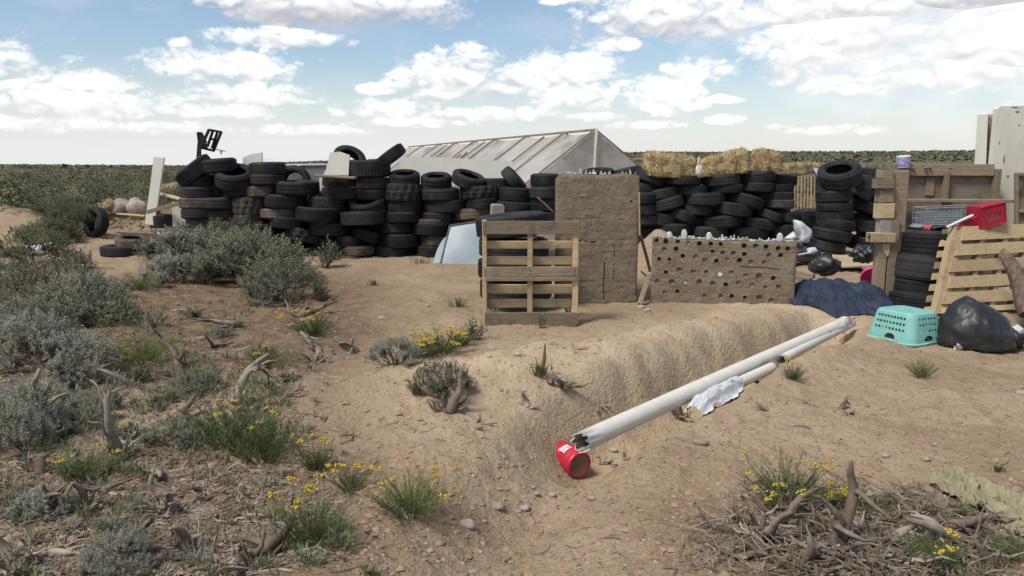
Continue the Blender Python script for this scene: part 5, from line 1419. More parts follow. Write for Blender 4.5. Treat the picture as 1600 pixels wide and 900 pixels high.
blob(at(1433, 354, 8.95), (.17, .16, .06), M['metal_grey'], 'grey plastic tray lying on the edge of the tyre stack', 'tray', 'plastic_tray', 3, .2)
blob(at(1466, 356, 8.85), (.16, .12, .06), M['bag_black'], 'scrap of black plastic between red can and white stick', 'scrap', 'plastic_scrap', 5, .4)

# ------------------------------------------------------------------ teal basket, black bag, log, can
def basket():
    a, b = gp(1362, 524), gp(1434, 545); c3 = gp(1487, 541); a.x -= .06; b.x -= .06
    s = mpp(b)
    L = (b - a).length
    ux = (Vector((c3.x, c3.y, 0)) - Vector((a.x, a.y, 0))); 
    # long side runs from a (back) to b (front corner), short side from b to c3
    X = Vector((b.x - a.x, b.y - a.y, 0)).normalized(); Yv = Vector((-X.y, X.x, 0))
    wd = .44; ln = max(L, .50)
    cen = Vector((b.x, b.y, 0)) - X * ln / 2 + Yv * wd / 2
    z0 = (gz(cen.x, cen.y) + b.z) / 2
    h = .275
    t = thing('laundry_basket', 'teal plastic laundry basket lying upside down on the sand', 'basket', (cen.x, cen.y, z0), (0, 0, math.atan2(X.y, X.x)))
    def rr(w, l, r, n=8):
        P = []
        for (sx, sy, a0) in ((1, 1, 0), (-1, 1, 90), (-1, -1, 180), (1, -1, 270)):
            for k in range(n + 1):
                an = R(a0 + 90 * k / n); P.append((sx * (l / 2 - r) + r * math.cos(an), sy * (w / 2 - r) + r * math.sin(an)))
        return P
    secs = [(0, wd + .03, ln + .03, .09), (.012, wd + .035, ln + .035, .09), (.02, wd + .005, ln + .005, .085), (.06, wd - .005, ln - .005, .08), (h - .04, wd - .075, ln - .075, .075), (h - .012, wd - .095, ln - .095, .07), (h, wd - .13, ln - .13, .06)]
    g = MB(); n = None
    for z, w, l, r in secs:
        P = rr(w, l, r); n = len(P); g.v += [(x, y, z) for x, y in P]
    for i in range(len(secs) - 1):
        for k in range(n): g.f.append((i * n + k, i * n + (k + 1) % n, (i + 1) * n + (k + 1) % n, (i + 1) * n + k))
    g.f.append(tuple((len(secs) - 1) * n + k for k in range(n)))
    me = g.mesh('shell', None); o = bpy.data.objects.new('tmp_shell', me); COL.objects.link(o)
    so = o.modifiers.new('s', 'SOLIDIFY'); so.thickness = .005; so.offset = -1
    cut = MB()
    def tri(p, nx, up, sz):
        d = Vector(nx); r = d.cross(Vector((0, 0, 1))); u = Vector((0, 0, 1)); q = Vector(p)
        pts = [(r * math.cos(a) + u * math.sin(a)) * sz for a in ((R(90), R(210), R(330)) if up else (R(-90), R(30), R(150)))]
        cut.prism([q + k - d * .05 for k in pts], d * .10)
    def orect(p, nx, w, hh):
        d = Vector(nx); r = d.cross(Vector((0, 0, 1))); u = Vector((0, 0, 1)); q = Vector(p)
        pts = [(r * math.cos(a) * w + u * (max(math.sin(a), -.35)) * hh) for a in np.linspace(0, 6.283, 15)[:-1]]
        cut.prism([q + k - d * .05 for k in pts], d * .10)
    for r_ in range(3):
        z = .12 + r_ * .052
        for s_ in (-1, 1):
            for k in range(9): tri(((k - 4) * .036 * (1 - .04 * r_), s_ * (wd / 2 - .02 - .01 * r_), z), (0, s_, 0), k % 2, .0195)
            for k in range(6): tri((s_ * (ln / 2 - .02 - .01 * r_), (k - 2.5) * .036, z), (s_, 0, 0), k % 2, .0195)
    for s_ in (-1, 1):
        orect((0.02, s_ * wd / 2, .045), (0, s_, 0), .055, .035); orect((s_ * ln / 2, 0, .045), (s_, 0, 0), .055, .035)
    co = bpy.data.objects.new('tmp_cut', cut.mesh('cut', None)); COL.objects.link(co)
    bo = o.modifiers.new('b', 'BOOLEAN'); bo.operation = 'DIFFERENCE'; bo.object = co; bo.solver = 'EXACT'; bo.use_self = True
    dg = bpy.context.evaluated_depsgraph_get(); me2 = bpy.data.meshes.new_from_object(o.evaluated_get(dg))
    bpy.data.objects.remove(o); bpy.data.objects.remove(co)
    me2.name = 'shell'; me2.materials.clear(); me2.materials.append(M['teal'])
    link('shell', me2, t)
    for s_ in (-1, 1):
        g = MB(); g.tube([(-.05, s_ * (wd / 2 + .012), .012), (0.02, s_ * (wd / 2 + .02), .022), (.09, s_ * (wd / 2 + .012), .012)], .007, 6); part('handle', g, M['teal'], t, True)
    g = MB(); g.tube([(ln / 2 + .012, -.07, .012), (ln / 2 + .02, 0, .022), (ln / 2 + .012, .07, .012)], .007, 6); part('handle', g, M['teal'], t, True)
basket()

def trash_bag():
    b = gp(1549, 553); s = mpp(b)
    c = Vector((b.x, b.y + .28, b.z + .02)); 
    t = thing('rubbish_bag', 'full black rubbish bag slumped on the ground before the leaning pallet', 'bin bag', c)
    bm = bmesh.new(); bmesh.ops.create_icosphere(bm, subdivisions=5, radius=1)
    g = MB(); W, D, H = 116 * s, .58, 92 * s
    for v in bm.verts:
        d = v.co.normalized()
        k = 1 + .10 * mnoise.noise(d * 1.7 + Vector((3, 1, 2)))
        # creases running from the knot
        a = math.atan2(d.z, d.x + .001); fold = abs(mnoise.noise(Vector((a * 2.4, d.y * 2.2 + 5, 1.5 + d.x)))) ; fold2 = abs(mnoise.noise(Vector((a * 6, d.y * 5, 7 + d.x * 2))))
        k += .09 * fold - .05 * fold2 + .02 * mnoise.noise(d * 11)
        x, y, z = d.x * k, d.y * k, d.z * k
        z = max(z, -.18 + .05 * mnoise.noise(d * 4)); lift = (z + .18) / 1.18
        # slump towards the right-hand side: high left shoulder falling to the right
        hgt = H * .86 * (1 - .30 * max(x + .25, 0) - .12 * max(-x - .5, 0))
        g.v.append((x * W * .5 + .02, y * D * .5, lift * hgt))
    g.f = [tuple(v.index for v in f.verts) for f in bm.faces]; bm.free()
    part('bag', g, M['bag_black'], t, True)
    g = MB(); g2 = blob(Vector((W * .52, -.05, .06)), (.20, .2, .14), None, '', '', '', 8, .5, 3, 3, tagit=False); part('tied_neck', g2, M['bag_black'], t, True)
trash_bag()
p = gp(1506, 549); can(p + Vector((0, .04, .034)), .033, .12, (1, .28, .05), M['steel'], 'crushed silver drink can at the foot of the black rubbish bag')

def log():
    a, b = at(1572, 402, 8.2), at(1606, 478, 7.75)
    t = thing('split_log', 'rough dark log leaning on the pallet at the picture edge', 'log', b)
    n, m = 22, 20; V, Q = [], []
    d = (b - a); L = d.length; d.normalize(); u = d.cross(Vector((0, 1, 0))).normalized(); w = d.cross(u)
    for i in range(n):
        f = i / (n - 1); p = a + (b - a) * f * 1.15 + u * .02 * math.sin(f * 5)
        r = .062 + .02 * f
        for k in range(m):
            an = 6.2832 * k / m; rr = r * (1 + .22 * mnoise.noise(Vector((math.cos(an) * 2.2, math.sin(an) * 2.2, f * 3))) + .14 * mnoise.noise(Vector((math.cos(an) * 6, math.sin(an) * 6, f * 2))))
            V.append(p + (u * math.cos(an) + w * math.sin(an)) * rr)
    for i in range(n - 1):
        for k in range(m): Q.append((i * m + k, i * m + (k + 1) % m, (i + 1) * m + (k + 1) % m, (i + 1) * m + k))
    g = MB(); g.add(V, Q + [tuple(range(m))[::-1]]); wpart('trunk', g, M['bark'], t, True)
    g = MB(); g.tube([a + d * .06, a - d * .03 + u * .06, a - d * .05 + u * .13], [.035, .03, .02], 8); wpart('stub', g, M['bark'], t, True)
    g = MB(); g.prism([a + u * .03 - w * .05, a - u * .05 - w * .05, a - u * .03 - d * .08 - w * .04], w * .1); wpart('split_end', g, M['wood_brown'], t)
log()
g = blob(gp(1597, 530) + Vector((0, .1, .05)), (.12, .1, .12), M['bag_white'], 'white scrap beside the neck of the black rubbish bag', 'scrap', 'white_scrap', 12, .4)

# ------------------------------------------------------------------ pipes and red canister
AX = (PB - PA).normalized()
def pipe(name, p, q, r, label, jag=0, thick=.006, n=28, group='white plastic pipes along the trench', m='pvc', arc=(0, 6.28319), sag=.0, segs=24):
    d = (Vector(q) - Vector(p)); L = d.length; d.normalize(); u = Vector((-d.y, d.x, 0)).normalized(); w = d.cross(u); w = w if w.z > 0 else -w
    V, Q = [], []; full = arc[1] - arc[0] > 6.2
    N = n if full else n + 1
    r2 = random.Random(int(L * 1000))
    jt = [(.55 * jag * abs(math.sin(k * 2.1)) + r2.uniform(0, .5) * jag) for k in range(N)]; je = [r2.uniform(0, 1) * jag * .4 for k in range(N)]
    for s in (r, r - thick):
        for i in range(segs):
            f = i / (segs - 1)
            for k in range(N):
                a = arc[0] + (arc[1] - arc[0]) * k / n
                off = (jt[k] if i == 0 else 0) - (je[k] if i == segs - 1 else 0)
                c = Vector(p) + d * (L * f + off) + w * (-sag * math.sin(math.pi * f)) + u * (.012 * math.sin(3 * f + 1))
                V.append(c + (u * math.cos(a) + w * math.sin(a)) * s)
    S_ = segs * N; kk = N if full else N - 1
    for i in range(segs - 1):
        for k in range(kk):
            k2 = (k + 1) % N; q4 = (i * N + k, i * N + k2, (i + 1) * N + k2, (i + 1) * N + k)
            Q.append(q4); Q.append(tuple(e + S_ for e in q4[::-1]))
    for i in (0, segs - 1):
        for k in range(kk): k2 = (k + 1) % N; Q.append((i * N + k, i * N + k2, i * N + k2 + S_, i * N + k + S_))
    if not full:
        for k in (0, N - 1):
            for i in range(segs - 1): Q.append((i * N + k, (i + 1) * N + k, (i + 1) * N + k + S_, i * N + k + S_))
    g = MB(); g.add(V, Q); o = solid(name, g, M[m], label, 'pipe', True, group)
    return o
pipe('drain_pipe', PA, PB, .058, 'longest white pipe with a jagged broken mouth beside the red canister', .05)
def pz(px, py, h):              # a point h above the ground under a sight line
    g = gp(px, py); d = ray(px, py); return atz(px, py, g.z + h)
def pseg(x0, y0, x1, y1, h=.035): return atz(x0, y0, h), atz(x1, y1, h)
a, b = pseg(1098, 628, 1206, 573, .045); pipe('drain_pipe', a, b, .041, 'thin white pipe whose open end shows beside the small green weed', .01)
g = MB(); d = (Vector(b) - Vector(a)).normalized(); M3 = Vector((0, 0, 1)).rotation_difference(d).to_matrix().to_4x4()
g.lathe([(.043, -.02), (.049, -.02), (.049, .016), (.043, .016)], 24); g.xf(Matrix.Translation(b) @ M3); o = solid('pipe_collar', g, M['dirt_cake'], 'brown pipe collar on the open end of the thin pipe', 'pipe collar')
a, b = pseg(1222, 563, 1330, 505, .035); pipe('drain_pipe', a, b, .040, 'thin white pipe at the far end of the trench beside the blue tarp', .02)
a, b = pseg(1258, 546, 1325, 510, .01); pipe('pipe_half', a, b, .055, 'broken half pipe with jagged edges lying along the far pipes', .06, arc=(.2, 3.0), n=14, segs=14)
a, b = pseg(1290, 521, 1316, 508, .06); pipe('pipe_half', a, b, .045, 'short split pipe piece lying over the far pipe ends', .05, arc=(.5, 3.4), n=12, segs=8)
g = MB(); c = PB + Vector((.0, .02, .0)); g.lathe([(.055, -.03), (.062, -.03), (.062, .03), (.055, .03)], 24); M3 = Vector((0, 0, 1)).rotation_difference(AX).to_matrix().to_4x4(); g.xf(Matrix.Translation(PA + AX * (PLEN * .985)) @ M3); solid('pipe_collar', g, M['pvc'], 'raised white collar near the far end of the longest pipe', 'pipe collar', True)
def wrap():
    a, b = atz(1084, 636, .045), atz(1152, 600, .045); d = (b - a); L = d.length; d.normalize(); w = Vector((-d.y, d.x, 0)); n, m = 64, 40; V, Q = [], []
    for i in range(n):
        u = i / (n - 1)
        for j in range(m):
            v = j / (m - 1) * 2 - 1
            wd = .068 + .035 * math.sin(math.pi * u * u) + .045 * mnoise.noise(Vector((u * 6, v * 1.3, 3)))
            q = a + d * (L * u + .05 * mnoise.noise(Vector((v * 3, u * 2, 7)))) + w * (v * wd)
            f = .030 * abs(mnoise.noise(Vector((u * 5 + v * 2, v * 2.5, 1)))) + .016 * abs(mnoise.noise(Vector((u * 13, v * 6, 4))))
            x = abs(v * wd); top = .045 + (math.sqrt(.050 ** 2 - x * x) if x < .05 else -(x - .05) * 1.1)
            top -= .05 * max(0, .16 - u) / .16
            V.append((q.x, q.y, max(top, gz(q.x, q.y) + .008) + f))
    for i in range(n - 1):
        for j in range(m - 1): k = i * m + j; Q.append((k, k + m, k + m + 1, k + 1))
    g = MB(); g.add(V, Q); solid('plastic_wrap', g, M['bag_white'], 'crumpled white plastic sheet draped over the thin pipe end', 'plastic sheet', True)
wrap()

def canister():
    c0, c1 = gp(880, 703), gp(906, 745)
    r = .086
    a = gp(910, 741); a = atz(906.5, 727.5, a.z + r * .96); L = .245; d = Vector((-.50, .82, .05)).normalized()
    t = thing('red_canister', 'red plastic canister lying by the broken pipe mouth, its base caked in dirt', 'canister', a)
    t.rotation_mode = 'QUATERNION'; t.rotation_quaternion = Vector((0, 0, 1)).rotation_difference(d)
    # local z runs from the base (towards the viewer) to the shoulder
    q = t.rotation_quaternion.inverted(); up = q @ Vector((0, 0, 1)); vw = q @ (Vector((0, 0, CAMZ)) - a).normalized(); au = math.atan2(up.y, up.x); av = math.atan2(vw.y, vw.x)
    lf = q @ Vector((-1, 0, .35)); al = math.atan2(lf.y, lf.x)
    g = MB()
    prof = [(r * .80, .004), (r * .88, 0), (r * .97, .006), (r, .016), (r, .03), (r * .975, .034), (r * .975, .045), (r, .05), (r, L - .05), (r * .97, L - .035), (r * .88, L - .015), (r * .7, L - .003), (r * .3, L)]
    n = 64
    zr = []
    for i in range(len(prof) - 1): zr.append(prof[i])
    # finer rings along the barrel for the moulded grip recess
    ring = prof[:8] + [(r, .05 + (L - .10) * k / 14) for k in range(1, 14)] + prof[8:]
    def mod(i, j, rr, z):
        a_ = 2 * math.pi * i / n - (al + au) / 2; a_ = (a_ + math.pi) % (2 * math.pi) - math.pi
        if abs(a_) < .30 and .095 < z < .135: return rr - .018
        return rr
    g.lathe(ring, n, False, mod); part('body', g, M['red'], t, True)
    g = MB(); g.lathe([(r * .80, .0045), (r * .60, .009), (r * .3, .011), (0.0005, .012)], 40, False, lambda i, j, rr, z: rr); part('base', g, M['dirt_cake'], t, True)
    g = MB(); m = 10
    for i in range(m):
        a_ = au - .05 - .75 * i / (m - 1); rr = r + .0012
        g.v += [(math.cos(a_) * rr, math.sin(a_) * rr, .085), (math.cos(a_) * rr, math.sin(a_) * rr, .135)]
    g.f = [(2 * i, 2 * i + 1, 2 * i + 3, 2 * i + 2) for i in range(m - 1)]; lb = part('label', g, M['white'], t, True)
    g = MB()
    for k in range(5):
        a_ = au - .20 - .10 * k
        g.v += [(math.cos(x) * (r + .002), math.sin(x) * (r + .002), z) for x, z in ((a_, .10), (a_ - .06, .10), (a_ - .06, .118), (a_, .118))]
        g.f.append(tuple(range(4 * k, 4 * k + 4)))
    part('worn_print', g, M['grey_print'], lb)
canister()

# ------------------------------------------------------------------ courtyard clutter
def tarp():
    c = gp(1310, 487); s = mpp(c)
    x0, x1 = at(1236, 460, c.y + .35).x, at(1374, 460, c.y + .35).x
    nu, nv = 70, 40; V, Q = [], []; t = []
    for i in range(nu):
        for j in range(nv):
            u, v = i / (nu - 1), j / (nv - 1)
            x = x0 + (x1 - x0) * u; y = c.y - .12 + 1.25 * v
            lf = 1 - sstep(np.array(u), .0, .35)
            y += .45 * float(lf) * (1 - v)
            prof = math.exp(-((v - .45) / .42) ** 2) * (.20 * math.exp(-((u - .58) / .50) ** 8) + .07)
            prof *= min(1, v * 9 + .02)
            f = mnoise.noise(Vector((u * 5, v * 3.0, 2))) * .04 + abs(mnoise.noise(Vector((u * 9 + v * 4, v * 5, 4)))) * .085 + abs(mnoise.noise(Vector((u * 18 - v * 9, v * 8, 6)))) * .03 + mnoise.noise(Vector((u * 22, v * 16 + u * 6, 5))) * .018
            V.append((x, y + f * .4, gz(x, y) + .012 + prof + f * min(1, .25 + prof * 2.5) * (v > .02)))
    for i in range(nu - 1):
        for j in range(nv - 1): k = i * nv + j; Q.append((k, k + nv, k + nv + 1, k + 1))
    g = MB(); g.add(V, Q); solid('tarpaulin', g, M['tarp_blue'], 'crumpled navy blue tarpaulin heaped at the end of the trench', 'tarp', True)
tarp()
def flat(px, Yl, th, m, label, cat, name, lift=.02, group=None):
    """sheet lying on the ground, corners on sight lines"""
    P = [gp(x, y) + Vector((0, 0, lift + 0.02 * k)) for k, (x, y) in enumerate(px)]
    g = MB(); g.prism([p + Vector((0, 0, th)) for p in P][::-1], (0, 0, -th)); return solid(name, g, m, label, cat, group=group)
flat([(1303, 424), (1368, 425), (1352, 408), (1318, 403), (1299, 410)], 0, .02, M['cardboard'], 'large torn cardboard sheet on the courtyard ground', 'cardboard', 'cardboard_sheet', .05)
flat([(1275, 404), (1304, 404), (1306, 397), (1283, 394)], 0, .02, M['wood_pale'], 'pale broken board between the bags and the cardboard', 'board', 'board', .10)
flat([(1240, 417), (1276, 413), (1274, 404), (1240, 408)], 0, .03, M['wood_pale'], 'short pale plank beside the bottle wall end', 'plank', 'plank', .05)
board(at(1238, 424, 9.6), at(1272, 432, 9.3), .06, .04, M['wood_brown'], 'brown timber lying over the edge of the navy tarpaulin', 'timber')
board(at(1238, 431, 9.5), at(1266, 438, 9.2), .05, .04, M['wood_brown'], 'second brown timber lower on the edge of the navy tarpaulin', 'timber')
board(at(1240, 400, 10.2), at(1275, 398, 10.4), .14, .10, M['metal_dark'], 'dark beam lying behind the bottle wall end', 'beam')
blob(at(1289, 416, 9.7), (.36, .3, .24), M['bag_black'], 'black plastic sack with a curved back on the cardboard', 'sack', 'black_sack', 31, .3, 1.6, 4)
blob(at(1256, 390, 10.6), (.42, .4, .36), M['bag_black'], 'black bag pile beneath the white plastic bags', 'sack', 'black_sack', 32, .35, 2.0, 4)
blob(at(1350, 397, 11.6), (.34, .3, .26), M['bag_black'], 'dark bundle of bags beside the wooden post', 'sack', 'black_sack', 33, .4, 2.4, 4)
def whitebag(P, Y, label, seed):
    c = sum((at(x, y, Y) for x, y in P), Vector()) / len(P); V = []; n = len(P)
    g = MB(); ring = []
    for lay, (dy, k) in enumerate(((-.02, .6), (.0, 1), (.10, 1), (.14, .5))):
        for i in range(n * 4):
            f = i / 4; a, b = P[int(f) % n], P[(int(f) + 1) % n]; w = f - int(f)
            p = at(a[0] * (1 - w) + b[0] * w, a[1] * (1 - w) + b[1] * w, Y)
            p = c + (p - c) * k + Vector((0, dy, 0)); q = mnoise.noise(p * 9 + Vector((seed, 0, 0))) * .03
            g.v.append(tuple(p + Vector((q, mnoise.noise(p * 7) * .05, q))))
    m = n * 4
    for l in range(3):
        for i in range(m): g.f.append((l * m + i, l * m + (i + 1) % m, (l + 1) * m + (i + 1) % m, (l + 1) * m + i))
    g.f.append(tuple(range(m))[::-1]); g.f.append(tuple(3 * m + i for i in range(m)))
    return solid('plastic_bag', g, M['bag_white'], label, 'plastic bag', True)
whitebag([(1244, 344), (1252, 345), (1268, 360), (1266, 376), (1254, 378), (1247, 364)], 10.4, 'tall torn white plastic bag beside the tyre walls', 1)
whitebag([(1229, 373), (1243, 362), (1246, 368), (1241, 374), (1254, 378), (1240, 381)], 10.2, 'small white plastic bag draped at the bottle wall corner', 2)
whitebag([(1266, 389), (1274, 388), (1280, 393), (1272, 398), (1262, 397)], 10.2, 'white plastic scrap with a thin stalk on the dark beam', 3)
board(at(1247, 398, 10.15), at(1266, 395, 10.15), .02, .02, M['bag_white'], 'thin white stick lying by the black bag pile', 'stick')
def pink():
    c = at(1361, 429, 9.9)
    t = thing('pink_basin', 'bright pink plastic bowl with punched holes beyond the tarpaulin', 'bowl', c, (R(-58), R(6), 0))
    r = 17 * mpp(c)
    g = MB(); g.lathe([(.001, .05), (r * .5, .045), (r * .85, .02), (r, -.03), (r * 1.03, -.034), (r * 1.0, -.045), (r * .8, .008), (.001, .036)], 32, False); part('bowl', g, M['pink'], t, True)
    for k in range(9):
        a = k * .7; q = r * (.35 + .25 * (k % 2)); g = MB(); g.lathe([(.001, .0515), (.011, .0505), (.011, .03)], 8, False); g.xf(Matrix.Translation((q * math.cos(a), q * math.sin(a) , -.012 * (k % 2) - .003))); part('hole', g, M['black_plastic'], t)
pink()
board(at(1347, 418, 10.6), at(1375, 420, 10.5), .16, .03, M['wood_brown'], 'brown board on edge next to the wooden post base', 'board', (0, 1, 0))

# crumpled cloth low in the picture
def cloth():
    path = [gp(1470, 757), gp(1500, 768), gp(1535, 784), gp(1570, 804), gp(1610, 826), gp(1650, 845)]
    n, m = 90, 26; V, Q = [], []
    for i in range(n):
        f = i / (n - 1) * (len(path) - 1); k = min(int(f), len(path) - 2); p = path[k].lerp(path[k + 1], f - k)
        d = (path[k + 1] - path[k]).normalized(); w = Vector((-d.y, d.x, 0))
        for j in range(m):
            v = j / (m - 1) * 2 - 1; wd = .075 + .05 * min(1, f * .7)
            q = p + w * (v * wd * (1 + .25 * mnoise.noise(Vector((f * 2.2, v, 3)))))
            fold = .055 * abs(math.sin(v * 6.5 + f * 1.6 + 2.2 * mnoise.noise(Vector((f * 1.6, v * 1.2, 0))))) + .03 * mnoise.noise(Vector((f * 6, v * 5, 1)))
            V.append((q.x, q.y, gz(q.x, q.y) + .012 + fold * (1 - v * v * .7) + .035 * (1 - v * v)))
    for i in range(n - 1):
        for j in range(m - 1): k = i * m + j; Q.append((k, k + m, k + m + 1, k + 1))
    g = MB(); g.add(V, Q); solid('crumpled_cloth', g, M['cloth'], 'crumpled pale olive cloth lying twisted on bare ground', 'cloth', True)
cloth()

# ------------------------------------------------------------------ stones
for (px, py, w, lab) in ((777, 795, 24, 'pale rounded stone on the trodden sand beside a smaller brown one'), (820, 797, 18, 'brown stone next to the pale rounded stone'), (731, 822, 28, 'flat pinkish stone lowest on the sand slope'), (838, 774, 12, 'little white stone above the brown stone'),
                        (862, 775, 14, 'small tan stone on the trodden sand below the canister'), (958, 706, 14, 'upright whitish stone under the broken pipe'), (1094, 694, 24, 'flat brown rock half sunk below the pipe'), (924, 780, 14, 'small flat white stone below the red canister'),
                        (1002, 482, 14, 'rough stone at the gap between the earth walls'), (1012, 486, 12, 'small stone in front of the bottle wall corner'), (1382, 714, 16, 'reddish stone on the open ground above the brush'), (1446, 719, 14, 'pale stone on the open ground, furthest from the pipe'),
                        (1457, 735, 8, 'white square chip of stone above the olive cloth'), (668, 479, 8, 'white pebble alone on the flat sand before the tyre wall'), (596, 498, 12, 'pale stone by a short dead stick on flat sand'), (1594, 617, 16, 'stone cut by the picture edge below the black bag'), (808, 556, 14, 'loose tan clod on the sand ridge')):
    p = gp(px, py); s = mpp(p) * w
    blob(p + Vector((0, 0, s * .12)), (s, s * .8, s * .55), M['stone'], lab, 'stone', 'stone', px % 17, .35, 1.3, 2, group='loose stones')
# ------------------------------------------------------------------ plants
def sage_mesh(seed, ntuft, leaf, dead=.5, upright=.5):
    """unit shrub: about 1 wide, 0.75 high. stems and leaves are two meshes"""
    r = random.Random(seed); st, lf = MB(), MB(); stw = MB()
    def V(a, e): return Vector((math.cos(a) * math.cos(e), math.sin(a) * math.cos(e), math.sin(e)))
    tips = []
    for k in range(9):
        a = 6.2832 * k / 9 + r.uniform(-.3, .3); e = r.uniform(.35, 1.25)
        p = Vector((r.uniform(-.04, .04), r.uniform(-.04, .04), -.02)); d = V(a, e * .6 + .1); pts = [p]; L = r.uniform(.22, .36)
        for i in range(5):
            d = (d + Vector((r.gauss(0, .22), r.gauss(0, .22), r.gauss(.10, .16)))).normalized(); p = p + d * L / 5; pts.append(p)
        st.tube(pts, [.017, .015, .013, .011, .009, .007], 5)
        for b in range(4):
            q = pts[r.choice([2, 3, 4, 5])]; dd = (d + V(r.uniform(0, 6.28), r.uniform(-.1, 1.1)) * .9).normalized(); bp = [q]
            for i in range(4):
                dd = (dd + Vector((r.gauss(0, .25), r.gauss(0, .25), r.gauss(.12, .18)))).normalized(); q = q + dd * r.uniform(.04, .075); bp.append(q)
            st.tube(bp, [.007, .006, .005, .004, .003], 4); tips += [(bp[-1], dd), (bp[-2], dd)]
    lumps = [V(r.uniform(0, 6.28), r.uniform(.05, 1.4)) * r.uniform(.34, .44) for _ in range(9)]
    for i in range(ntuft):
        if i < len(tips): p, d = tips[i]
        else:
            a = r.uniform(0, 6.2832); e = math.asin(r.uniform(-.22, 1)) ; rad = .5 * r.uniform(.55, 1.0) ** .6
            d = V(a, e); p = Vector((d.x * rad, d.y * rad, max(d.z * rad * 1.28 + .11, .02)))
            c = min(lumps, key=lambda l: (Vector((l.x, l.y, l.z * 1.3 + .1)) - p).length); c = Vector((c.x, c.y, c.z * 1.3 + .1))
            if (c - p).length > r.uniform(.16, .30): p = c + (p - c).normalized() * r.uniform(.10, .2)
            d = ((p - Vector((0, 0, -.1))).normalized() * .55 + Vector((0, 0, upright)) + Vector((r.gauss(0, .25), r.gauss(0, .25), 0))).normalized()
            if r.random() < .25: st.tube([p - d * r.uniform(.08, .16), p], [.0035, .002], 3, False)
        nl = r.choice([9, 11, 13])
        for j in range(nl):
            t = j / nl; b = p + d * (t * leaf * 2.6 - leaf); ph = j * 2.4 + i
            o = d.cross(Vector((math.cos(ph), math.sin(ph), .3)))
            if o.length < 1e-4: continue
            o.normalize(); ld = (o * (1.0 - .45 * t) + d * (.55 + .7 * t)).normalized(); s = ld.cross(d)
            if s.length < 1e-4: continue
            s = s.normalized() * leaf * .19; l = leaf * r.uniform(.7, 1.15)
            lf.add([b, b + ld * l * .55 + s, b + ld * l, b + ld * l * .55 - s], [(0, 1, 2, 3)])
    return st, lf
SAGEV = []
for k, (seed, n, leaf, up) in enumerate(((1, 560, .040, .55), (2, 500, .042, .5), (3, 600, .038, .7), (4, 460, .045, .6), (5, 580, .040, .4))):
    SAGEV.append(sage_mesh(seed, n, leaf, upright=up))
SMALLV = [sage_mesh(11, 60, .085, upright=.9), sage_mesh(12, 80, .075, upright=1.2), sage_mesh(13, 48, .095, upright=1.0)]
BUSHV = [sage_mesh(21, 210, .066, upright=.5), sage_mesh(22, 200, .070, upright=.6), sage_mesh(23, 220, .064, upright=.4)]
MESH = {}
def mk(key, mb, m, smooth=False):
    k = (key, m.name)
    if k not in MESH: MESH[k] = mb.mesh(key[0], m, smooth)
    return MESH[k]
def place_sage(p, w, h, var, leafm, label, group=None, vset='S'):
    st, lf = {'S': SAGEV, 'M': SMALLV, 'B': BUSHV}[vset][var]
    t = thing('sagebrush', label, 'shrub', p, (0, 0, rng.uniform(0, 6.28)), group)
    t.scale = (w, w, h / .78)
    link('stems', mk(('stems', vset, var), st, M['twig']), t)['kind'] = 'stuff'
    link('foliage', mk(('foliage', vset, var), lf, leafm), t)['kind'] = 'stuff'
    return t
TONE = [M['sage'], M['sage_olive'], M['sage_blue']]
for i, (px, py, w, h, tone, lab) in enumerate(SAGE):
    p = gp(px, py); s = mpp(p)
    small = w < 62
    place_sage(p - Vector((0, -.25 * w * s, .01)), w * s * (1.25 if small else 1.36), h * s * 1.0, i % (3 if small else 5), TONE[tone], lab, 'sagebrush near the camera', 'M' if small else 'S')

def rabbit_mesh(seed, nst, green=True, nfl=8):
    """broom of thin upright stems, unit width 1 and height 1; returns stems, leaves, flowers"""
    r = random.Random(seed); st, lf, fl = MB(), MB(), MB(); heads = []
    for k in range(nst):
        a = r.uniform(0, 6.2832); q = r.random() ** .6
        p = Vector((math.cos(a) * q * .20, math.sin(a) * q * .20, -.02)); out = Vector((math.cos(a), math.sin(a), 0)) * q
        d = (out * .8 + Vector((0, 0, 1)) + Vector((r.gauss(0, .15), r.gauss(0, .15), 0))).normalized(); L = r.uniform(.45, 1.1) * (1 - .15 * q); pts = [p]
        for i in range(4):
            d = (d + out * .10 + Vector((r.gauss(0, .10), r.gauss(0, .10), 0.02))).normalized(); p = p + d * L / 4; pts.append(p)
        st.tube(pts, [.006, .005, .004, .003, .002], 3, False); heads.append((p, d))
        for j in range(20):
            t = r.uniform(.22, 1); i = min(int(t * 4), 3); b = pts[i].lerp(pts[i + 1], t * 4 - i)
            o = Vector((r.gauss(0, 1), r.gauss(0, 1), .9)).normalized(); ld = (o + d * .7).normalized(); s = ld.cross(Vector((r.random(), r.random(), .2))).normalized() * .0055; l = r.uniform(.06, .13)
            lf.add([b - s * .5, b + ld * l * .5 + s, b + ld * l, b + ld * l * .5 - s], [(0, 1, 2, 3)])
    r.shuffle(heads)
    return st, lf, heads
RAB = [rabbit_mesh(s, n) for s, n in ((1, 120), (2, 95), (3, 110))]
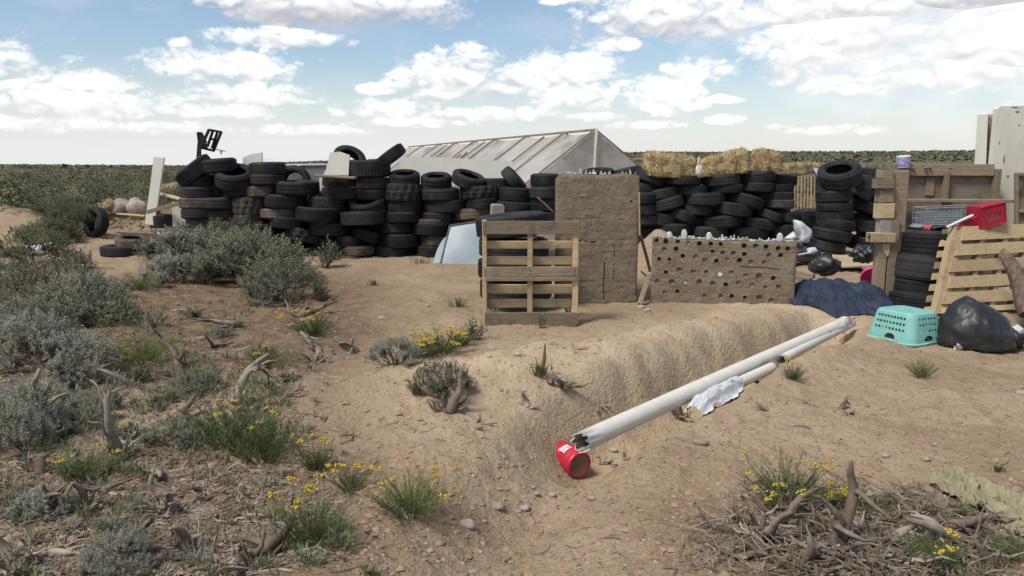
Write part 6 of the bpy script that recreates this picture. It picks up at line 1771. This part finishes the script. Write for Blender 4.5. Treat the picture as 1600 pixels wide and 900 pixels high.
def flowers(heads, n, seed, size):
    r = random.Random(seed); fl = MB()
    hs = sorted(heads, key=lambda h: -h[0].z)[:max(n * 4, 1)]; r.shuffle(hs)
    for p, d in hs[:n]:
        for k in range(11):
            q = p + Vector((r.gauss(0, 1), r.gauss(0, 1), r.gauss(0, .45))) * size * .55; s = size * r.uniform(.25, .42)
            a = Vector((r.gauss(0, 1), r.gauss(0, 1), r.gauss(0, 1))).normalized(); b = a.cross(Vector((0, .3, 1))).normalized(); c = a.cross(b)
            fl.add([q + a * s, q + b * s, q - a * s, q - b * s, q + c * s, q - c * s], [(0, 1, 4), (1, 2, 4), (2, 3, 4), (3, 0, 4), (1, 0, 5), (2, 1, 5), (3, 2, 5), (0, 3, 5)])
    return fl
for i, (px, py, w, h, nf, lab) in enumerate(RABBIT):
    p = gp(px, py); s = mpp(p); v = i % 3; st, lf, hd = RAB[v]
    t = thing('rabbitbrush', lab, 'shrub', p + Vector((0, .1 * w * s, 0)), (0, 0, rng.uniform(0, 6.28)), 'rabbitbrush near the camera')
    t.scale = (w * s * 1.05, w * s * 1.05, h * s * 1.0)
    link('stems', mk(('stems', 'R', v), st, M['green']), t)['kind'] = 'stuff'
    link('foliage', mk(('foliage', 'R', v), lf, M['green']), t)['kind'] = 'stuff'
    if nf:
        size = .019 / (w * s) * (1.5 if nf > 10 else 1.0)
        f = flowers(hd, max(2, int(nf * .8)), i, size)
        f.v = [(x, y, z) for x, y, z in f.v]
        part('flowers', f, M['yellow'], t)['kind'] = 'stuff'
for i, (px, py, w, h, lab) in enumerate(GRASS):
    p = gp(px, py); s = mpp(p); g = MB(); r = random.Random(i); ww, hh = w * s, h * s
    n = 36 if w > 30 else 26
    for k in range(n):
        a = r.uniform(0, 6.28); q = r.random() * ww * .42; b = Vector((math.cos(a) * q, math.sin(a) * q * .6, -.01)); d = Vector((math.cos(a) * .35, math.sin(a) * .35, 1)).normalized(); l = hh * r.uniform(.5, 1.1)
        sd = Vector((math.cos(a + 1.5), math.sin(a + 1.5), 0)) * .0045 * (1.8 if i == 3 else 1)
        m_ = b + d * l * .55; e = b + d * l + Vector((math.cos(a), math.sin(a), -.3)) * l * .25
        g.add([b - sd, b + sd, m_ + sd * .8, m_ - sd * .8, e], [(0, 1, 2, 3), (3, 2, 4)])
    t = thing('grass_tuft', lab, 'grass tuft', p); part('blades', g, M['grass'], t)['kind'] = 'stuff'
    if i == 3:
        g = MB(); g.tube([(0.02, 0, 0), (.03, 0, hh * .8), (.035, 0, hh * 1.5)], [.006, .012, .004], 6); part('seed_spike', g, M['bark'], t)

# ------------------------------------------------------------------ dead wood
def snag(seed, nb, spread, height):
    r = random.Random(seed); g = MB(); flat = height < spread * .4
    def grow(p, d, L, rad, depth):
        pts = [p]; rr = [rad]; n = 6
        for i in range(n):
            d = (d + Vector((r.gauss(0, .30), r.gauss(0, .30), r.gauss(0, .22)))).normalized()
            if flat and pts[-1].z > height * .9: d.z = -abs(d.z)
            if pts[-1].z < -.01: d.z = abs(d.z) * .6
            p = p + d * L / n; pts.append(p); rr.append(rad * (1 - .8 * (i + 1) / n) * r.uniform(.85, 1.15))
        g.tube(pts, rr, 6 if depth == 0 else 4)
        if depth < 2:
            for k in range(r.choice([1, 2, 2, 3]) if depth == 0 else r.choice([0, 1, 2])):
                i = r.choice([2, 3, 4, 5]); dd = (d + Vector((r.gauss(0, .7), r.gauss(0, .7), r.gauss(.05, .4)))).normalized(); grow(pts[i], dd, L * r.uniform(.35, .65), rr[i] * .8, depth + 1)
    base = .012 + .05 * min(1.0, max(spread, height) / .45)
    for k in range(nb):
        a = 6.2832 * k / nb + r.uniform(-.4, .4)
        if flat: d = Vector((math.cos(a), math.sin(a), r.uniform(.0, .5))).normalized(); L = spread * r.uniform(.35, .62); rad = base * r.uniform(.16, .40)
        else: d = Vector((math.cos(a) * .5 * spread / height, math.sin(a) * .4, r.uniform(.5, 1.3))).normalized(); L = height * r.uniform(.55, 1.1) * (1.1 if k == 0 else .8); rad = base * (r.uniform(.6, .8) if k == 0 else r.uniform(.16, .42))
        if k == 0 and not flat: d = Vector((r.gauss(0, .22), r.gauss(0, .15), 1)).normalized(); L = height * 1.25; rad = base * .85
        grow(Vector((r.gauss(0, .04) * spread, r.gauss(0, .04) * spread, -.015)), d, L, rad, 0)
    return g
for i, (px, py, sp, h, nb, grey, lab) in enumerate(SNAG):
    p = gp(px, py); s = mpp(p)
    g = snag(100 + i, nb, sp * s, h * s * (1.25 if px > 1120 else 1.1))
    o = link('dead_branch', g.mesh('dead_branch', M['twig_grey'] if grey else M['twig'], True)); o.location = p
    tag(o, lab, 'dead wood', 'dead brush and roots')

# ------------------------------------------------------------------ sagebrush of the open plain
taken = []
def free_plain(x, y):
    if abs(x / max(y, .1)) > .75: return False
    if y < 60 and -6.3 < x < 6.8 and 11.5 < y < 19.5: return False           # the compound
    if -5.5 < x < 4.5 and 16 < y < 40: return False                          # the shelter
    if 6.8 > x > 2 and y < 19: return False
    return True
n = 0; tries = 0
PLAIN = []
pr = random.Random(5)
while len(PLAIN) < 250 and tries < 60000:
    tries += 1
    if len(PLAIN) < 34: y = pr.uniform(18, 26); x = pr.uniform(-.70, -.40) * y
    else: y = 17 + 48 * pr.random() ** 1.25; x = pr.uniform(-.72, .72) * y
    if not free_plain(x, y): continue
    if x > -2.5 and y < 30: continue
    if -.56 < x / y < -.40 and y < 18.5 or -.50 < x / y < -.405 and y < 24 or x / y <= -.56 and y < 18.5: continue
    if y < 18 and any(((x - cx) / rx) ** 2 + ((y - cy) / ry) ** 2 < 1.2 for cx, cy, h_, rx, ry in PILES): continue
    if (x / y) > -.385 and (x / y) < -.28 and y < 30 and pr.random() < .8: continue
    sz = pr.uniform(.7, 1.35)
    if any((x - a) ** 2 + (y - b) ** 2 < (.42 * (sz + c)) ** 2 for a, b, c in PLAIN): continue
    PLAIN.append((x, y, sz))
for i, (x, y, sz) in enumerate(PLAIN):
    tn = pr.choice([0, 1, 1, 0]); az = x / y
    where = 'past the sand heap' if az < -.5 else 'behind the tall cream plank' if az < -.36 else 'behind the tyre wall' if az < 0 else 'behind the hay bales' if az < .36 else 'behind the plywood wall'
    far_ = 'near' if y < 26 else 'middle' if y < 42 else 'far'
    lab = f"{'small' if sz < .9 else 'medium' if sz < 1.12 else 'large'} {('grey-green', 'olive')[tn]} sagebrush on the {far_} stretch of plain {where}"
    place_sage(Vector((x, y, gz(x, y) - .03)), sz * 1.15, sz * .72, i % 3, TONE[tn], lab, 'sagebrush on the open plain', 'B')

def far_sage():
    rg = np.random.default_rng(3)
    def field(N, r0, r1, nq, sz, hz, qs, gamma=1.0):
        r = r0 * (r1 / r0) ** (rg.random(N) ** gamma)
        a = rg.uniform(R(-43), R(43), N); x, y = np.sin(a) * r, np.cos(a) * r
        dens = fbm(x * .045, y * .045, 3, 91) + .25
        keep = (rg.random(N) < np.clip(.75 + dens, .15, 1)) & ~((x > -6.3) & (x < 7.5) & (y < 20)) & ~((x > -6) & (x < 4.2) & (y < 42) )
        x, y, r = x[keep], y[keep], r[keep]; z = ground(x, y); n = len(x)
        s = rg.uniform(.6, 1.25, n) * sz
        d = rg.normal(size=(n, nq, 3)); d[..., 2] = np.abs(d[..., 2]); d /= np.linalg.norm(d, axis=-1, keepdims=True)
        rad = rg.uniform(.55, 1, (n, nq, 1)); c = d * rad * np.array([.5, .5, hz]) * s[:, None, None] + np.stack([x, y, z + .05 * s], -1)[:, None, :]
        u = rg.normal(size=(n, nq, 3)); u /= np.linalg.norm(u, axis=-1, keepdims=True); d2 = d + rg.normal(size=(n, nq, 3)) * .3 + np.array([0, 0, .7]); v = np.cross(d2, u); v /= np.linalg.norm(v, axis=-1, keepdims=True) + 1e-6; u = np.cross(v, d2); u /= np.linalg.norm(u, axis=-1, keepdims=True) + 1e-6
        q = (s[:, None, None] * qs) * rg.uniform(.5, 1.2, (n, nq, 1))
        P = np.stack([c - u * q, c + v * q * .6, c + u * q, c - v * q * .6], 2)
        return P.reshape(-1, 3)
    A = np.vstack([field(1500, 20, 75, 200, 1.0, .72, .042), field(5200, 60, 260, 52, 1.2, .62, .085), field(11000, 240, 760, 9, 2.2, .45, .30)])
    Q = np.arange(len(A)).reshape(-1, 4)
    me = fastmesh('sagebrush_steppe', A, Q, M['sage_far'])
    o = link('sagebrush_steppe', me); o['kind'] = 'stuff'
def farmat():
    m, t, b = newmat('far_sage')
    v = S(S.tree.nodes.new('ShaderNodeNewGeometry').outputs['Position'])
    n = noise_tex(v, .55, 5, .6); n2 = noise_tex(v, .07, 4, .6)
    col = mixc(smooth(n, .35, .65), (.088, .090, .050), (.150, .150, .095)); col = mixc(smooth(n2, .5, .7) * .5, col, (.13, .122, .08))
    lk(col, b.inputs['Base Color']); b.inputs['Roughness'].default_value = .85; b.inputs['Specular IOR Level'].default_value = .1
    M['sage_far'] = m
farmat()
far_sage()

# ------------------------------------------------------------------ litter: twigs, splinters, pebbles too many to count
def litter():
    rg = np.random.default_rng(8)
    def sticks(N, L0, L1, rad, pos, m, name, curl=.35, pile=0):
        x, y = pos(N); n = len(x)
        L = L0 + (L1 - L0) * rg.random(n) ** 1.7; a = rg.uniform(0, 6.2832, n)
        hz0 = rg.random(n) ** 1.6 * pile; hz1 = rg.random(n) ** 1.6 * pile
        k = 4; pts = np.zeros((n, k, 3)); cx, cy = x.copy(), y.copy()
        for i in range(k):
            pts[:, i, 0] = cx; pts[:, i, 1] = cy; pts[:, i, 2] = ground(cx, cy) + hz0 + (hz1 - hz0) * i / 3 + rad * rg.uniform(.3, 1.6, n) + np.where(rg.random(n) < .15, L * .25 * i / k, 0) * rg.random(n)
            a = a + rg.normal(0, curl, n); cx = cx + np.cos(a) * L / k; cy = cy + np.sin(a) * L / k
        rr = rad * (.45 + 1.6 * rg.random(n) ** 3)[:, None] * np.array([1, .9, .75, .35])[None]
        d = pts[:, -1] - pts[:, 0]; s = np.stack([-d[:, 1], d[:, 0], 0 * d[:, 0]], -1); s /= np.linalg.norm(s, axis=-1, keepdims=True) + 1e-6
        up = np.array([0, 0, 1.0])
        V = np.stack([pts + s[:, None] * rr[..., None], pts + up * rr[..., None] * 1.3, pts - s[:, None] * rr[..., None]], 2)   # n,k,3,3
        V = V.reshape(n, k * 3, 3); base = (np.arange(n) * k * 3)[:, None, None]
        f = []
        for i in range(k - 1):
            for c in range(2): f.append((i * 3 + c, (i + 1) * 3 + c, (i + 1) * 3 + c + 1, i * 3 + c + 1))
        Q = (base + np.array(f)[None]).reshape(-1, 4)
        o = link(name, fastmesh(name, V.reshape(-1, 3), Q, m)); o['kind'] = 'stuff'
    def uni(N, cond):
        out = []
        while sum(len(a) for a, b in out) < N:
            py = rg.uniform(395, 930, N * 2); px = rg.uniform(-60, 1660, N * 2)
            ang = PITCH + np.arctan((py - 450) / F); y = CAMZ / np.tan(ang); x = (px - 800) / F * (y / CP * 1.0 + 0)
            k = cond(px, py) > rg.random(len(px)); ss = (x - PA.x) * PU.x + (y - PA.y) * PU.y; tt = (x - PA.x) * PN.x + (y - PA.y) * PN.y; k &= ~((ss > -.2) & (ss < PLEN) & (tt > -.1) & (tt < .62)); out.append((x[k], y[k]))
        return np.concatenate([a for a, b in out])[:N], np.concatenate([b for a, b in out])[:N]
    left = lambda px, py: np.clip((470 - px + (py - 500) * .35) / 200, 0, 1) * np.clip((py - 400) / 80, .15, 1)
    heap = lambda px, py: np.exp(-(((px - 1390) / 240) ** 2 + ((py - 850) / 70) ** 2) ** 2)
    every = lambda px, py: np.where(px < 1e9, .5, 0) + 0 * px
    sticks(900, .05, .30, .0040, lambda N: uni(N, left), M['twig_grey'], 'twig_litter')
    sticks(2600, .05, .28, .0040, lambda N: uni(N, left), M['twig'], 'twig_litter')
    sticks(520, .06, .36, .0042, lambda N: uni(N, heap), M['twig_grey'], 'brush_litter', .6, .07)
    sticks(900, .05, .32, .0045, lambda N: uni(N, heap), M['twig'], 'brush_litter', .6, .07)
    sticks(2600, .012, .075, .0026, lambda N: uni(N, every), M['litter'], 'twig_litter')
    sticks(150, .05, .20, .004, lambda N: uni(N, lambda px, py: every(px, py) * .8), M['twig'], 'twig_litter')
    def pebbles(N, s0, s1, m, name, cond):
        x, y = uni(N, cond); n = len(x); s = s0 * (s1 / s0) ** (rg.random(n) ** 2.2); z = ground(x, y)
        O = np.array([(1, 0, 0), (0, 1, 0), (-1, 0, 0), (0, -1, 0), (.3, .2, .65), (-.4, -.2, .55)], float)
        V = O[None] * rg.uniform(.6, 1.3, (n, 6, 3)) * s[:, None, None]; a = rg.uniform(0, 6.28, n); ca, sa = np.cos(a)[:, None], np.sin(a)[:, None]
        X = V[..., 0] * ca - V[..., 1] * sa; Y = V[..., 0] * sa + V[..., 1] * ca
        V = np.stack([X + x[:, None], Y + y[:, None], V[..., 2] + z[:, None]], -1)
        T = np.array([(0, 1, 4), (1, 5, 4), (1, 2, 5), (2, 3, 5), (3, 4, 5), (3, 0, 4)])
        Q = ((np.arange(n) * 6)[:, None, None] + T[None]).reshape(-1, 3)
        o = link(name, fastmesh(name, V.reshape(-1, 3), Q, m)); o['kind'] = 'stuff'
    pebbles(3600, .003, .018, M['stone'], 'gravel', every)
    pebbles(3000, .003, .016, M['litter'], 'gravel', every)
    pebbles(500, .004, .014, M['concrete'], 'gravel', every)
    # clods, bark chips and shed leaves
    pebbles(5200, .005, .030, M['soil'], 'soil_clods', lambda px, py: np.where(py > 440, .5, .2))
    def flakes(N, s0, s1, pos, m, name):
        x, y = pos(N); n = len(x); s = s0 + (s1 - s0) * rg.random(n) ** 2
        a = rg.uniform(0, 6.283, n); z = ground(x, y) + .002 + .012 * rg.random(n) ** 3
        u = np.stack([np.cos(a), np.sin(a), rg.normal(0, .25, n)], -1); v = np.stack([-np.sin(a), np.cos(a), rg.normal(0, .25, n)], -1)
        c = np.stack([x, y, z + .15 * s], -1); w = rg.uniform(.2, .6, (n, 1))
        P = np.stack([c - u * s[:, None], c + v * s[:, None] * w, c + u * s[:, None], c - v * s[:, None] * w * .7], 1).reshape(-1, 3)
        o = link(name, fastmesh(name, P, np.arange(len(P)).reshape(-1, 4), m)); o['kind'] = 'stuff'
    both = lambda px, py: np.maximum(left(px, py), heap(px, py))
    flakes(9000, .004, .020, lambda N: uni(N, both), M['litter'], 'leaf_litter')
    flakes(6000, .004, .022, lambda N: uni(N, both), M['twig'], 'bark_chips')
    flakes(2600, .003, .012, lambda N: uni(N, every), M['twig_grey'], 'bark_chips')
    # low weeds and seedlings between the shrubs
    def weeds(N, pos, m, name, hh, nl):
        x, y = pos(N); n = len(x); s = hh * (.5 + rg.random(n)); z = ground(x, y)
        a = rg.uniform(0, 6.283, (n, nl)); t = rg.uniform(.15, 1.0, (n, nl)); r0 = rg.random((n, nl)) * .5
        b = np.stack([x[:, None] + np.cos(a) * r0 * s[:, None], y[:, None] + np.sin(a) * r0 * s[:, None], (z[:, None] + rg.random((n, nl)) * .4 * s[:, None])], -1)
        d = np.stack([np.cos(a) * t, np.sin(a) * t, rg.uniform(.3, 1.1, (n, nl))], -1); d /= np.linalg.norm(d, axis=-1, keepdims=True)
        e = np.stack([-np.sin(a), np.cos(a), 0 * a], -1); L = s[:, None, None] * rg.uniform(.25, .75, (n, nl, 1)); w = .0022 + L * .025
        P = np.stack([b, b + d * L * .5 + e * w, b + d * L, b + d * L * .5 - e * w], 2).reshape(-1, 3)
        o = link(name, fastmesh(name, P, np.arange(len(P)).reshape(-1, 4), m)); o['kind'] = 'stuff'
    patch = lambda px, py: left(px, py) * np.clip((790 - py) / 160, .22, 1) * np.clip((vnoise(px / 60, py / 26, 4) - .38) * 5, 0, 1)
    patch2 = lambda px, py: left(px, py) * np.clip((790 - py) / 160, .3, 1) * np.clip((vnoise(px / 70 + 9, py / 30, 14) - .45) * 5, 0, 1)
    weeds(260, lambda N: uni(N, patch), M['sage'], 'low_weeds', .075, 34)
    weeds(170, lambda N: uni(N, patch2), M['green'], 'low_weeds', .08, 34)
    weeds(190, lambda N: uni(N, patch), M['sage_olive'], 'low_weeds', .065, 30)
    weeds(45, lambda N: uni(N, heap), M['sage_olive'], 'low_weeds', .08, 26)
M['soil'] = simple('soil_clod', (.23, .15, .092), (.33, .23, .148), .97, 20, bmp=.5, vary=.2)
litter()
